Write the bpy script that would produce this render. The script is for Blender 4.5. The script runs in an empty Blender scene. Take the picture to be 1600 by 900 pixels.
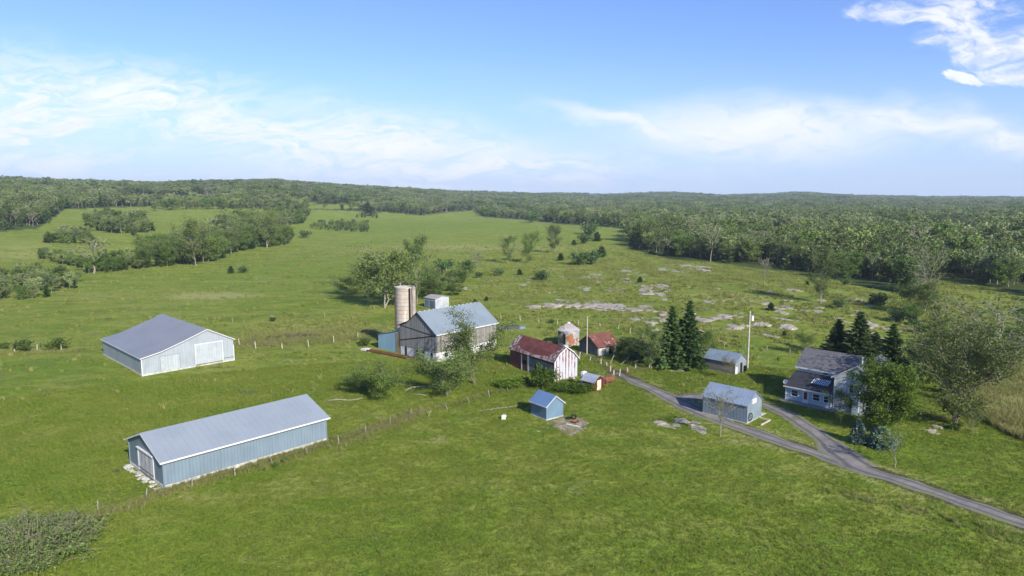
import bpy, math, random
import numpy as np
R = math.radians
sc = bpy.context.scene
# ---------------------------------------------------------------- camera, sky, sun, exposure
F = 1067.0; PITCH = math.atan((450-307)/F); CH = 36.0
cd = bpy.data.cameras.new('camera'); cam = bpy.data.objects.new('camera', cd); sc.collection.objects.link(cam)
cd.sensor_width = 36; cd.lens = F/1600*36; cd.clip_end = 40000; cd.clip_start = .5
cam.location = (0, 0, CH); cam.rotation_euler = (math.pi/2-PITCH, 0, 0); sc.camera = cam
SUN_EL, SUN_AZ = 31.0, 148.0          # azimuth clockwise from +Y
sl = bpy.data.lights.new('sun', 'SUN'); so = bpy.data.objects.new('sun', sl); sc.collection.objects.link(so)
sl.energy = 4.5; sl.angle = R(0.5); sl.color = (1, .925, .79)
so.rotation_euler = (R(90-SUN_EL), 0, R(180-SUN_AZ))
sc.view_settings.view_transform = 'Standard'; sc.view_settings.look = 'None'
sc.view_settings.exposure = 0.75; sc.view_settings.gamma = 1
sc.cycles.max_bounces = 5; sc.cycles.diffuse_bounces = 2; sc.cycles.glossy_bounces = 2; sc.cycles.transmission_bounces = 3
sc.cycles.volume_bounces = 0; sc.cycles.transparent_max_bounces = 4

class NT:
    """small helper to wire nodes"""
    def __init__(s, nt): s.nt = nt; s.n = nt.nodes; s.l = nt.links
    def node(s, t, **kw):
        n = s.n.new(t)
        for k, v in kw.items(): setattr(n, k, v)
        return n
    def put(s, sock, v):
        if hasattr(v, 'is_linked'): s.l.new(v, sock)
        elif v is not None:
            if isinstance(v, (tuple, list)) and len(v) == 3 and len(sock.default_value) == 4: v = (*v, 1)
            sock.default_value = v
    def m(s, op, a, b=None, c=None, clamp=False):
        n = s.node('ShaderNodeMath', operation=op, use_clamp=clamp)
        s.put(n.inputs[0], a)
        if b is not None: s.put(n.inputs[1], b)
        if c is not None: s.put(n.inputs[2], c)
        return n.outputs[0]
    def mix(s, f, a, b, t='MIX'):
        n = s.node('ShaderNodeMix', data_type='RGBA', blend_type=t)
        s.put(n.inputs[0], f); s.put(n.inputs[6], a); s.put(n.inputs[7], b)
        return n.outputs[2]
    def step(s, v, a, b, x=0., y=1.):
        n = s.node('ShaderNodeMapRange', interpolation_type='SMOOTHSTEP')
        s.put(n.inputs[0], v); s.put(n.inputs[1], a); s.put(n.inputs[2], b); s.put(n.inputs[3], x); s.put(n.inputs[4], y)
        return n.outputs[0]
    def noise(s, vec, scale, detail=3, rough=.55, dist=0., sc3=None):
        if sc3:
            mp = s.node('ShaderNodeMapping'); s.put(mp.inputs['Vector'], vec); mp.inputs['Scale'].default_value = sc3; vec = mp.outputs[0]
        n = s.node('ShaderNodeTexNoise'); s.put(n.inputs['Vector'], vec)
        n.inputs['Scale'].default_value = scale; n.inputs['Detail'].default_value = detail
        n.inputs['Roughness'].default_value = rough; n.inputs['Distortion'].default_value = dist
        return n.outputs[0]
    def xyz(s, vec):
        n = s.node('ShaderNodeSeparateXYZ'); s.put(n.inputs[0], vec); return n.outputs
    def comb(s, x, y, z):
        n = s.node('ShaderNodeCombineXYZ'); s.put(n.inputs[0], x); s.put(n.inputs[1], y); s.put(n.inputs[2], z); return n.outputs[0]
    def bump(s, h, strength=.5, dist=.1):
        n = s.node('ShaderNodeBump'); s.put(n.inputs['Height'], h); n.inputs['Strength'].default_value = strength
        n.inputs['Distance'].default_value = dist; return n.outputs[0]
    def attr(s, name):
        return s.node('ShaderNodeAttribute', attribute_name=name).outputs['Fac']

c_, s_ = math.cos(PITCH), math.sin(PITCH)
def ratio(px, py):            # direction as x/y, z/y in the world
    u = (px-800)/F; v = (450-py)/F; dy = c_+v*s_; return u/dy, (-s_+v*c_)/dy
world = bpy.data.worlds.new('World'); sc.world = world; world.use_nodes = True
w = NT(world.node_tree); w.n.clear()
wo = w.node('ShaderNodeOutputWorld'); bg = w.node('ShaderNodeBackground'); w.l.new(bg.outputs[0], wo.inputs[0])
sky = w.node('ShaderNodeTexSky', sky_type='NISHITA', sun_disc=False)
sky.sun_elevation = R(SUN_EL); sky.sun_rotation = R(SUN_AZ); sky.air_density = 1.0; sky.dust_density = .3; sky.ozone_density = 2.5
bg.inputs[1].default_value = .105
dirv = w.node('ShaderNodeTexCoord').outputs['Generated']
X, Y, Z = w.xyz(dirv)
Ys = w.m('MAXIMUM', Y, .02); U = w.m('DIVIDE', X, Ys); V = w.m('DIVIDE', Z, Ys)
skyc = w.mix(1., sky.outputs[0], (.64, .755, 1.09), 'MULTIPLY')
skyc = w.mix(w.step(V, -.02, .22, .8, 0.), skyc, (3.2, 4.3, 6.3))
warp = w.node('ShaderNodeTexNoise'); warp.inputs['Scale'].default_value = 7.; warp.inputs['Detail'].default_value = 4
w.put(warp.inputs['Vector'], w.comb(U, w.m('MULTIPLY', V, 2.2), 0.))
wv = w.m('MULTIPLY', w.m('SUBTRACT', warp.outputs[0], .5), .18)
Uw = w.m('ADD', U, wv); Vw = w.m('ADD', V, w.m('MULTIPLY', wv, .35))
uv = w.comb(Uw, w.m('MULTIPLY', Vw, 3.6), 1.3)
n_st = w.noise(uv, 15., 9, .68, .9)                    # streaky cloud
n_lo = w.noise(w.comb(U, w.m('MULTIPLY', V, 2.4), 7.7), 5., 4, .55)
uv2 = w.comb(w.m('ADD', Uw, w.m('MULTIPLY', Vw, .5)), w.m('MULTIPLY', Vw, 2.0), 4.1)
n_cu = w.noise(uv2, 24., 10, .62, .3)                  # puffy cloud
def ell(px, py, rx, ry, soft=.35, tilt=0.):
    u0, v0 = ratio(px, py)
    du = w.m('DIVIDE', w.m('SUBTRACT', Uw, u0), rx/F); dv = w.m('SUBTRACT', Vw, v0)
    if tilt: dv = w.m('SUBTRACT', dv, w.m('MULTIPLY', w.m('SUBTRACT', Uw, u0), tilt))
    dv = w.m('DIVIDE', dv, ry/F)
    d = w.m('SQRT', w.m('ADD', w.m('MULTIPLY', du, du), w.m('MULTIPLY', dv, dv)))
    return w.step(d, 1.+soft, 1.-soft*1.4)
def wisp(mask, lo, hi, base, amt):
    t = w.m('ADD', w.m('MULTIPLY', n_st, .65), w.m('MULTIPLY', n_lo, .35))
    k = w.m('ADD', base, w.m('MULTIPLY', w.step(t, lo, hi), 1-base))
    return w.m('MULTIPLY', w.m('MULTIPLY', mask, k), amt)
def cover(nz, mask, lo, hi, amt):
    t = w.m('ADD', nz, w.m('MULTIPLY', w.m('SUBTRACT', mask, 1.), .62))
    return w.m('MULTIPLY', w.step(t, lo, hi), amt)
def mx(*a):
    o = a[0]
    for b in a[1:]: o = w.m('MAXIMUM', o, b)
    return o
st = wisp(mx(ell(1185, 205, 215, 46, .55), ell(1420, 190, 190, 26, .7, -.10), ell(985, 203, 120, 16, .7, -.25), ell(1570, 222, 80, 18, .6)), .36, .56, .38, .85)
st2 = wisp(mx(ell(500, 225, 430, 60, .6, -.13), ell(800, 268, 200, 34, .6), ell(240, 160, 250, 50, .7, -.15), ell(60, 190, 160, 100, .6)), .40, .58, .14, .92)
st3 = wisp(ell(330, 282, 800, 26, .8), .40, .6, .2, .55)
cu = cover(n_cu, mx(ell(1490, 22, 160, 50, .6), ell(1560, 70, 150, 52, .6), ell(1590, 110, 80, 36, .6), ell(1400, 12, 80, 30, .6)), .24, .62, .82)
cu2 = cover(n_cu, ell(1508, 122, 52, 17, .4), .20, .44, .9)
cl = mx(st, st2, st3, cu, cu2)
cshade = w.mix(w.step(n_cu, .35, .7), (5.9, 5.95, 6.5), (6.4, 6.4, 6.7))
w.l.new(w.mix(cl, skyc, cshade), bg.inputs[0])

# ---------------------------------------------------------------- terrain height and pixel -> ground helpers
rngs = np.random.RandomState(5)
_w = [(rngs.uniform(0, 6.28), rngs.uniform(0, 6.28), rngs.uniform(.7, 1.4)) for _ in range(40)]
def wavy(x, y, lam, k=0, n=5):
    o = 0
    for i in range(n):
        a, p, f = _w[(k*5+i) % 40]; q = 6.2832/lam*f
        o = o+np.sin((x*math.cos(a)+y*math.sin(a))*q+p)
    return o/n
def sstep(x, a, b):
    t = np.clip((x-a)/(b-a), 0, 1); return t*t*(3-2*t)
_hp = [-900, -300, 0, 60, 130, 250, 330, 430, 520, 600, 700, 780, 850, 950, 1050, 1120, 1200, 1250, 1330, 1420, 1600, 1900, 2600]
_hy = [294, 289, 287, 289, 290, 291, 289, 286, 291, 295, 300, 303, 304, 305, 302, 306, 305, 302, 307, 308, 309, 310, 310]
_rr = [2600, 2500, 2400, 2400, 2400, 2400, 2500, 2500, 2600, 2800, 3200, 3600, 4000, 4300, 4500, 4700, 5000, 4800, 5000, 5200, 5200, 5200, 5200]
_r0 = [300, 300, 330, 330, 350, 380, 420, 500, 700, 850, 950, 1100, 1200, 1400, 1500]+[1500]*8
def T(x, y):
    x = np.asarray(x, float); y = np.asarray(y, float)
    r = np.hypot(x, y); az = np.arctan2(x, np.maximum(y, .01*np.abs(x)+1e-6)); az = np.clip(az, -1.05, 1.05)
    px = 800+F*np.tan(az)
    hy = np.interp(px, _hp, _hy); rr = np.interp(px, _hp, _rr); r0 = np.interp(px, _hp, _r0)
    hr = CH+(307-hy)/F*rr-11
    s = np.clip((r-r0)/(rr-r0), 0, 1); s = s**1.5*(2.5-1.5*s)
    h = hr*s*(1-.35*sstep(r, rr, rr*1.8))
    h = h+s*(5*wavy(x, y, 700, 0)+2.5*wavy(x, y, 260, 1))
    m = sstep(r, 150, 420)
    h = h+m*(1.3*wavy(x, y, 150, 2)+1.6*wavy(x, y, 330, 3))+.10*wavy(x, y, 34, 4)
    kx, ky = (x-70)/85, (y-255)/95                       # low rocky rise
    h = h+2.2*np.exp(-(kx*kx+ky*ky)*1.2)
    return np.where(y > 0, h, h*np.exp(np.minimum(y, 0)/400.))
def Tz(x, y): return float(T(x, y))
def G(px, py, h=0.):           # world point of a photo pixel, h above the ground
    rx, rz = ratio(px, py); lo = 20.; y = lo; st_ = 1.01
    prev = lo
    while y < 9000:
        if CH+rz*y < Tz(rx*y, y)+h: break
        prev = y; y *= st_
    a, b = prev, y
    for _ in range(14):
        m = (a+b)/2
        if CH+rz*m < Tz(rx*m, m)+h: b = m
        else: a = m
    y = (a+b)/2
    return np.array((rx*y, y, CH+rz*y-h))
def proj(x, y, z):
    zz = z-CH; d = y*c_-zz*s_; return 800+F*x/d, 450-F*(y*s_+zz*c_)/d

# ---------------------------------------------------------------- object helpers
col = sc.collection
def tag(o, label=None, cat=None, group=None, kind=None):
    for k, v in (('label', label), ('category', cat), ('group', group), ('kind', kind)):
        if v: o[k] = v
    return o
def empty(name, loc, rz=0., label=None, cat=None, group=None):
    o = bpy.data.objects.new(name, None); col.objects.link(o); o.location = loc; o.rotation_euler = (0, 0, rz)
    o.empty_display_size = .5
    return tag(o, label, cat, group)
def npmesh(name, v, f, mats, mi=None, attrs=None, smooth=False):
    v = np.asarray(v, np.float32); me = bpy.data.meshes.new(name); me.vertices.add(len(v)); me.vertices.foreach_set('co', v.ravel())
    if isinstance(f, np.ndarray):
        n, k = f.shape; tot = np.full(n, k); flat = f.ravel()
    else:
        tot = np.array([len(q) for q in f]); flat = np.concatenate([np.asarray(q) for q in f]); n = len(f)
    me.loops.add(len(flat)); me.loops.foreach_set('vertex_index', flat.astype(np.int32))
    me.polygons.add(n); me.polygons.foreach_set('loop_start', np.concatenate([[0], np.cumsum(tot)[:-1]]).astype(np.int32))
    me.polygons.foreach_set('loop_total', tot.astype(np.int32))
    if mi is not None: me.polygons.foreach_set('material_index', np.asarray(mi, np.int32))
    if smooth: me.polygons.foreach_set('use_smooth', np.ones(n, bool))
    for m in mats: me.materials.append(m)
    for k, a in (attrs or {}).items():
        at = me.attributes.new(k, 'FLOAT', 'POINT' if len(a) == len(v) else 'FACE'); at.data.foreach_set('value', np.asarray(a, np.float32))
    me.update(calc_edges=True); me.validate(); return me
def link(name, me, parent=None, **t):
    o = bpy.data.objects.new(name, me); col.objects.link(o); o.parent = parent; return tag(o, **t)
class MB:
    def __init__(s): s.v = []; s.f = []
    def add(s, vs, fs):
        b = len(s.v); s.v += [tuple(q) for q in vs]; s.f += [[b+i for i in q] for q in fs]; return s
    def box(s, x0, x1, y0, y1, z0, z1, jit=0.):
        vs = [(x, y, z) for x in (x0, x1) for y in (y0, y1) for z in (z0, z1)]
        if jit: vs = [tuple(c+random.uniform(-jit, jit) for c in q) for q in vs]
        return s.add(vs, [(0, 1, 3, 2), (4, 6, 7, 5), (0, 4, 5, 1), (2, 3, 7, 6), (0, 2, 6, 4), (1, 5, 7, 3)])
    def prism(s, prof, t0, t1, axis='X'):
        """closed profile (s,z) pushed along an axis; axis X: s is y; axis Y: s is x"""
        P = [((t0, a, z) if axis == 'X' else (a, t0, z)) for a, z in prof]+[((t1, a, z) if axis == 'X' else (a, t1, z)) for a, z in prof]
        n = len(prof); fs = [list(range(n))[::-1], list(range(n, 2*n))]+[[i, (i+1) % n, n+(i+1) % n, n+i] for i in range(n)]
        return s.add(P, fs)
    def tube(s, pts, rad, n=6, cap=True):
        v, f = tube(pts, rad, n)
        b = len(s.v); s.v += [tuple(q) for q in v]; s.f += [[b+i for i in q] for q in f]
        if cap: s.f += [[b+i for i in range(n)][::-1], [b+len(v)-n+i for i in range(n)]]
        return s
    def build(s, name, mat, parent=None, smooth=False, **t):
        me = bpy.data.meshes.new(name); me.from_pydata(s.v, [], s.f); me.materials.append(mat)
        import bmesh
        bm = bmesh.new(); bm.from_mesh(me); bmesh.ops.recalc_face_normals(bm, faces=bm.faces); bm.to_mesh(me); bm.free()
        if smooth:
            me.polygons.foreach_set('use_smooth', np.ones(len(me.polygons), bool))
        me.update(); return link(name, me, parent, **t)
def tube(pts, rad, n=6):
    pts = np.asarray(pts, float); k = len(pts); rad = np.broadcast_to(np.asarray(rad, float), (k,))
    d = np.gradient(pts, axis=0); d /= np.linalg.norm(d, axis=1)[:, None]+1e-9
    up = np.where(np.abs(d[:, 2:3]) > .9, np.array([[1., 0, 0]]), np.array([[0, 0, 1.]]))
    a = np.cross(d, up); a /= np.linalg.norm(a, axis=1)[:, None]+1e-9; b = np.cross(d, a)
    th = np.arange(n)/n*2*np.pi
    v = pts[:, None, :]+rad[:, None, None]*(a[:, None, :]*np.cos(th)[None, :, None]+b[:, None, :]*np.sin(th)[None, :, None])
    f = []
    i0 = (np.arange(k-1)[:, None]*n+np.arange(n)[None, :]); i1 = (np.arange(k-1)[:, None]*n+(np.arange(n)+1)[None, :] % n)
    f = np.stack([i0, i1, i1+n, i0+n], -1).reshape(-1, 4)
    return v.reshape(-1, 3), f

# ---------------------------------------------------------------- materials
def newmat(name):
    m = bpy.data.materials.new(name); m.use_nodes = True; t = NT(m.node_tree); t.n.clear()
    out = t.node('ShaderNodeOutputMaterial'); p = t.node('ShaderNodeBsdfPrincipled'); t.l.new(p.outputs[0], out.inputs[0])
    return m, t, p, out
def surf(name, c1, c2=None, nscale=.6, rib=None, rough=.6, metal=0., streak=.25, rust=None, board=None, spec=.3, sky_low=None, fleck=.15):
    """painted or bare cladding. rib=(axis,spacing,dark); board=(axis,width,amount); rust=(colour,scale,lo,hi,zstretch)"""
    m, t, p, out = newmat(name); o = t.node('ShaderNodeTexCoord').outputs['Object']; ax = t.xyz(o)
    c2 = c2 or tuple(q*.75 for q in c1)
    c = t.mix(t.step(t.noise(o, nscale, 4), .35, .68), c1, c2)
    s = t.noise(o, 1., 4, .6, 0., (2.6, 2.6, .22))
    c = t.mix(t.m('MULTIPLY', t.step(s, .42, .75), streak), c, tuple(q*.45 for q in c1))
    c = t.mix(t.m('MULTIPLY', t.step(t.noise(o, 9, 3), .5, .8), fleck), c, tuple(min(1, q*1.5+.02) for q in c1))
    h = t.noise(o, 3., 3)
    if board:
        a, wd, amt = board
        q = t.m('DIVIDE', ax[a], wd); wn = t.node('ShaderNodeTexWhiteNoise', noise_dimensions='1D'); t.put(wn.inputs['W'], t.m('FLOOR', q))
        c = t.mix(amt, c, t.mix(wn.outputs[0], tuple(v*.35 for v in c1), tuple(v*1.5 for v in c1)))
        g = t.step(t.m('ABSOLUTE', t.m('SUBTRACT', t.m('FRACT', q), .5)), .40, .48)
        c = t.mix(t.m('MULTIPLY', g, .75), c, tuple(v*.2 for v in c1)); h = t.m('SUBTRACT', h, g)
    if rust:
        rc, rs, lo, hi, zs = rust
        rn = t.noise(o, rs, 5, .65, .3, (1, 1, zs))
        rm = t.step(rn, lo, hi)
        rcol = t.mix(t.noise(o, rs*3, 3), rc, tuple(v*.5 for v in rc)); c = t.mix(rm, c, rcol)
    if rib:
        a, sp, dk = rib
        q = t.m('FRACT', t.m('DIVIDE', ax[a], sp)); e = t.step(t.m('ABSOLUTE', t.m('SUBTRACT', q, .5)), .34, .5)
        c = t.mix(t.m('MULTIPLY', e, dk), c, tuple(v*.4 for v in c1)); h = t.m('ADD', t.m('MULTIPLY', h, .3), e)
    p.inputs['Roughness'].default_value = rough; p.inputs['Metallic'].default_value = metal
    p.inputs['Specular IOR Level'].default_value = spec
    t.put(p.inputs['Base Color'], c); t.l.new(t.bump(h, .5, .03), p.inputs['Normal'])
    return m
def leafmat(name, a, b, c, trans=.25, hvar=.05):
    m, t, p, out = newmat(name)
    clump = t.attr('clump'); oi = t.node('ShaderNodeObjectInfo').outputs['Random']
    k = t.mix(clump, a, b)
    k = t.mix(t.step(oi, .1, .95, 0., .75), k, c)
    hs = t.node('ShaderNodeHueSaturation'); t.put(hs.inputs['Color'], k)
    t.put(hs.inputs['Value'], t.m('ADD', .68, t.m('MULTIPLY', t.m('FRACT', t.m('MULTIPLY', oi, 7.3)), .70)))
    t.put(hs.inputs['Hue'], t.m('ADD', .5-hvar/4, t.m('MULTIPLY', t.m('FRACT', t.m('MULTIPLY', oi, 13.7)), hvar/2)))
    p.inputs['Roughness'].default_value = .55; p.inputs['Specular IOR Level'].default_value = .25
    t.put(p.inputs['Base Color'], hs.outputs[0])
    tr = t.node('ShaderNodeBsdfTranslucent'); t.put(tr.inputs[0], t.mix(.5, hs.outputs[0], (.16, .22, .03)))
    mxs = t.node('ShaderNodeMixShader'); mxs.inputs[0].default_value = trans
    t.l.new(p.outputs[0], mxs.inputs[1]); t.l.new(tr.outputs[0], mxs.inputs[2]); t.l.new(mxs.outputs[0], out.inputs[0])
    return m
def simple(name, c, rough=.7, nz=.25, sc_=2., metal=0., spec=.3, bumpd=.02):
    m, t, p, out = newmat(name); o = t.node('ShaderNodeTexCoord').outputs['Object']
    n = t.noise(o, sc_, 5, .65)
    t.put(p.inputs['Base Color'], t.mix(t.step(n, .3, .72), tuple(q*(1-nz) for q in c), tuple(min(1, q*(1+nz)) for q in c)))
    p.inputs['Roughness'].default_value = rough; p.inputs['Metallic'].default_value = metal; p.inputs['Specular IOR Level'].default_value = spec
    t.l.new(t.bump(n, .6, bumpd), p.inputs['Normal']); return m
M = {}
M['bark'] = simple('bark', (.17, .145, .11), .9, .35, 3.)
M['pale_bark'] = simple('pale bark', (.24, .225, .175), .9, .3, 3.)
M['leaf'] = leafmat('broad leaves', (.062, .118, .020), (.125, .20, .032), (.108, .160, .038))
M['leaf_olive'] = leafmat('olive leaves', (.070, .118, .026), (.140, .195, .045), (.115, .160, .040))
M['leaf_bright'] = leafmat('bright leaves', (.036, .085, .008), (.115, .185, .014), (.08, .13, .012), .25, .01)  # strong clump contrast paints shaded gaps into the crown
M['leaf_dark'] = leafmat('dark cedar needles', (.034, .078, .020), (.078, .130, .034), (.070, .115, .036), .2)
M['leaf_blue'] = leafmat('blue spruce needles', (.07, .13, .10), (.13, .20, .16), (.10, .16, .13), .1, .02)
M['leaf_wood'] = leafmat('woodland leaves', (.105, .160, .040), (.165, .225, .058), (.205, .245, .080), .25, .05)
M['leaf_rust'] = leafmat('brown green leaves', (.16, .12, .05), (.13, .15, .05), (.15, .13, .05), .3, .02)
M['twig'] = simple('grey twigs', (.22, .19, .15), .9, .35, 4.)
BLUE_S = (.30, .40, .53)
M['leaf_pale'] = leafmat('pale woodland leaves', (.13, .185, .062), (.195, .25, .095), (.23, .27, .115), .25, .05)
M['shed_wall'] = surf('blue shed cladding', (.215, .33, .455), (.18, .28, .40), .4, None, .5, 0, .22)
M['white_paint'] = surf('white paint', (.66, .66, .66), (.58, .58, .58), .8, None, .5, 0, .15)
M['concrete'] = simple('foundation concrete', (.46, .45, .42), .9, .3, 2.)
M['white_stone'] = surf('whitewashed foundation', (.62, .61, .60), (.46, .46, .46), .8, None, .8, 0, .3)
M['dark'] = simple('dark interior', (.012, .012, .012), .9, .1)
M['glass'] = simple('window glass', (.02, .024, .03), .08, .1, 1., 0, .6, 0.)
M['rusty'] = simple('rusty steel', (.17, .065, .035), .8, .5, 3.)
M['rock'] = None
def rockmat():
    m, t, p, out = newmat('weathered granite'); o = t.node('ShaderNodeTexCoord').outputs['Object']
    n = t.noise(o, .9, 6, .65, .4); n2 = t.noise(o, .25, 3)
    c = t.mix(t.step(n, .3, .7), (.20, .18, .16), (.46, .40, .35)); c = t.mix(t.step(n2, .4, .6), c, t.mix(n, (.26, .235, .22), (.47, .38, .33)))
    c = t.mix(t.step(t.noise(o, 2.3, 4), .58, .68), c, (.09, .13, .035))
    t.put(p.inputs['Base Color'], c); p.inputs['Roughness'].default_value = .9; t.l.new(t.bump(n, .9, .12), p.inputs['Normal']); return m
M['rock'] = rockmat()

# ---------------------------------------------------------------- ground
def wood_edge(px):
    return np.interp(px, [-900, -300, 0, 60, 100, 260, 480, 606, 656, 700, 745, 752, 822, 887, 950, 984, 986, 1044, 1119, 1184, 1272, 1337, 1425, 1440, 1477, 1547, 1600, 1900, 2600],
                     [370, 360, 361, 356, 326, 321, 326, 331, 336, 331, 328, 338, 343, 350, 354, 358, 388, 404, 410, 419, 429, 444, 463, 440, 427, 448, 458, 520, 600])
def blobw(px, py, rx, ry):
    c = G(px, py); D = c[1]; a = rx*D/F; e1 = G(px, py+ry)[1]; e0 = G(px, py-ry)[1]; return c[0], c[1], a, max((e0-e1)/2, 1.)
def pts_line(pl, n=2.0):
    W = [G(*q)[:2] for q in pl]; out = []
    for a, b in zip(W[:-1], W[1:]):
        k = max(1, int(np.hypot(*(b-a))/n)); out += [a+(b-a)*i/k for i in range(k)]
    out.append(W[-1]); return np.array(out)
def smooth_line(P, k=3):
    P = P.copy()
    for _ in range(k): P[1:-1] = (P[:-2]+2*P[1:-1]+P[2:])/4
    return P
drive_px = [(1900, 905), (1700, 851), (1600, 817), (1500, 783), (1400, 749), (1320, 723), (1250, 700), (1180, 677), (1120, 655), (1085, 640), (1050, 623), (1012, 605), (985, 593), (962, 582)]
loop_px = [(1345, 731), (1318, 712), (1290, 688), (1258, 663), (1228, 645), (1200, 632), (1165, 622), (1120, 618), (1085, 620), (1060, 622)]
track_px = [(975, 588), (950, 575), (928, 563), (900, 549), (870, 541)]
DR = smooth_line(pts_line(drive_px)); LP = smooth_line(pts_line(loop_px), 6); TR = smooth_line(pts_line(track_px), 4)
def dist_line(x, y, P, step=1):
    d = np.full(x.shape, 1e9)
    for q in P[::step]: d = np.minimum(d, (x-q[0])**2+(y-q[1])**2)
    return np.sqrt(d)
# polar sheet: fine towards the view, coarse behind
az = np.concatenate([np.arange(-50, 50, .13), np.arange(50, 310, 2.5)]); az = np.radians(az); na = len(az)
rad = [0.5, 8, 16, 24, 32, 38]
while rad[-1] < 10000: rad.append(rad[-1]*(1.010 if rad[-1] < 420 else 1.02 if rad[-1] < 1500 else 1.035))
rad = np.array(rad); nr = len(rad)
RR, AA = np.meshgrid(rad, az, indexing='ij'); gx = (RR*np.sin(AA)).ravel(); gy = (RR*np.cos(AA)).ravel()
gz = T(gx, gy)
ii = np.arange(nr-1)[:, None]*na; jj = np.arange(na)[None, :]; j2 = (jj+1) % na
quads = np.stack([ii+jj, ii+j2, ii+na+j2, ii+na+jj], -1).reshape(-1, 4)
front = gy > 20
ppx, ppy = proj(gx, np.where(front, gy, 20), gz)
A = {k: np.zeros(len(gx)) for k in ('dry', 'dirt', 'lush', 'wood', 'rough')}
def addblob(k, px, py, rx, ry, amt=1.):
    cx, cy, a, b = blobw(px, py, rx, ry); d = ((gx-cx)/a)**2+((gy-cy)/b)**2
    A[k] = np.maximum(A[k], amt*np.exp(-d*1.2))
for q in [(330, 462, 75, 6, 1.2), (420, 440, 120, 5, .35), (30, 385, 70, 12, .4), (620, 400, 160, 8, .3), (250, 480, 120, 8, .3), (160, 462, 90, 8, .35), (720, 386, 260, 7, .55), (40, 398, 80, 12, .5), (1130, 466, 80, 14, .6), (1500, 480, 90, 25, .35), (1560, 610, 70, 30, .6),
          (685, 686, 24, 9, .8), (1050, 520, 260, 30, .25), (1480, 798, 150, 14, .35), (1350, 745, 90, 8, .3), (540, 650, 130, 8, .45), (480, 512, 120, 12, .5), (60, 545, 130, 7, .45), (200, 790, 80, 25, .3),
          (390, 700, 160, 16, .45), (300, 775, 70, 10, .5), (940, 425, 130, 22, .3), (830, 765, 120, 30, .15), (1160, 690, 60, 10, .5), (40, 650, 120, 12, .25), (1180, 635, 40, 14, .3), (930, 640, 60, 8, .35)]: addblob('dry', *q)
for q in [(425, 532, 50, 10, 1.2), (470, 526, 60, 9, .9), (640, 575, 60, 5, .4), (560, 655, 60, 4, .35), (350, 583, 60, 4, .6), (385, 612, 50, 4, .75), (345, 620, 30, 3, .5), (190, 733, 20, 6, 1.), (345, 574, 40, 4, .7), (235, 775, 14, 5, .6), (905, 605, 30, 4, .5), (860, 662, 12, 5, .6), (1235, 642, 20, 5, .6), (160, 745, 60, 8, .35), (250, 640, 120, 5, .35), (700, 620, 60, 8, .25), (90, 705, 40, 3, .4),
          (1140, 655, 14, 5, .7), (1195, 660, 18, 6, .7), (1170, 640, 60, 16, .4)]: addblob('dirt', *q)
for q in [(80, 575, 120, 22, .7), (250, 600, 120, 12, .5), (60, 740, 120, 25, .6), (420, 660, 90, 16, .5), (640, 600, 120, 20, .6), (470, 420, 200, 25, .4), (640, 352, 200, 10, .5), (900, 850, 700, 60, .35), (1480, 720, 140, 40, .5), (1000, 560, 250, 30, .35), (1130, 540, 90, 22, .4)]: addblob('lush', *q)
hw = dist_line(gx, gy, DR); lw = dist_line(gx, gy, LP, 2); tw_ = dist_line(gx, gy, TR)
A['dirt'] = np.maximum(A['dirt'], .75*np.maximum(1-sstep(hw, 1.7, 3.0), 1-sstep(lw, 1.4, 2.6)))
A['dirt'] = np.maximum(A['dirt'], .8*np.exp(-((tw_-.85)/.35)**2))
A['dry'] = np.maximum(A['dry'], .5*np.exp(-((hw-3.0)/1.0)**2))
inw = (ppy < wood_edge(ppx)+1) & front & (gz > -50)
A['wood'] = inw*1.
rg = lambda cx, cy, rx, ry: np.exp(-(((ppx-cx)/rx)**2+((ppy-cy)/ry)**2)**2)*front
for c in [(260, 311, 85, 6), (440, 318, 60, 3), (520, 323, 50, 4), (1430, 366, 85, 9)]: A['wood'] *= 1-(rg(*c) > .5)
A['rough'] = np.clip(sstep(RR.ravel(), 110, 190)*.6+np.clip(rg(1150, 480, 420, 95), 0, 1)*.6, 0, 1)

m, t, p, out = newmat('meadow grass'); o = t.node('ShaderNodeTexCoord').outputs['Object']
big = t.noise(o, .018, 4, .6, .5); mid = t.noise(o, .11, 5, .62, .4); fine = t.noise(o, .8, 5, .7, .3); tiny = t.noise(o, 3.2, 4, .75); f3 = t.noise(o, 2.4, 4, .75, .6); st_ = t.noise(o, .045, 5, .65, 1.2, (1., 2.6, 1.))
fine2 = t.noise(o, .33, 5, .7, .8)
g = t.mix(t.step(big, .42, .58), (.155, .205, .020), (.215, .255, .034))
g = t.mix(t.step(mid, .42, .58, 0., .75), g, (.225, .245, .036))
g = t.mix(t.step(st_, .48, .58, 0., .75), g, (.28, .275, .070))
g = t.mix(t.step(st_, .48, .38, 0., .6), g, (.095, .150, .016))
g = t.mix(t.m('MULTIPLY', t.attr('lush'), t.step(mid, .2, .6, .4, 1.)), g, (.108, .195, .014))
g = t.mix(t.step(fine2, .51, .60, 0., .6), g, (.075, .125, .018))
dn = t.m('ADD', t.attr('dry'), t.m('MULTIPLY', t.m('SUBTRACT', fine2, .5), 2.0))
g = t.mix(t.step(dn, .15, .7, 0., .9), g, t.mix(fine, (.28, .26, .10), (.44, .38, .18)))
g = t.mix(t.m('MULTIPLY', t.attr('rough'), t.step(fine2, .50, .62, 0., .55)), g, (.19, .19, .085))
g = t.mix(t.m('MULTIPLY', t.attr('rough'), t.step(t.noise(o, .16, 5, .7, 1.), .56, .66, 0., .6)), g, (.055, .085, .025))
g = t.mix(t.step(fine, .5, .62, 0., .42), g, (.070, .125, .012))
g = t.mix(t.step(f3, .51, .60, 0., .38), g, (.050, .090, .012))
g = t.mix(t.step(f3, .47, .40, 0., .45), g, (.20, .265, .035))
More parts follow.
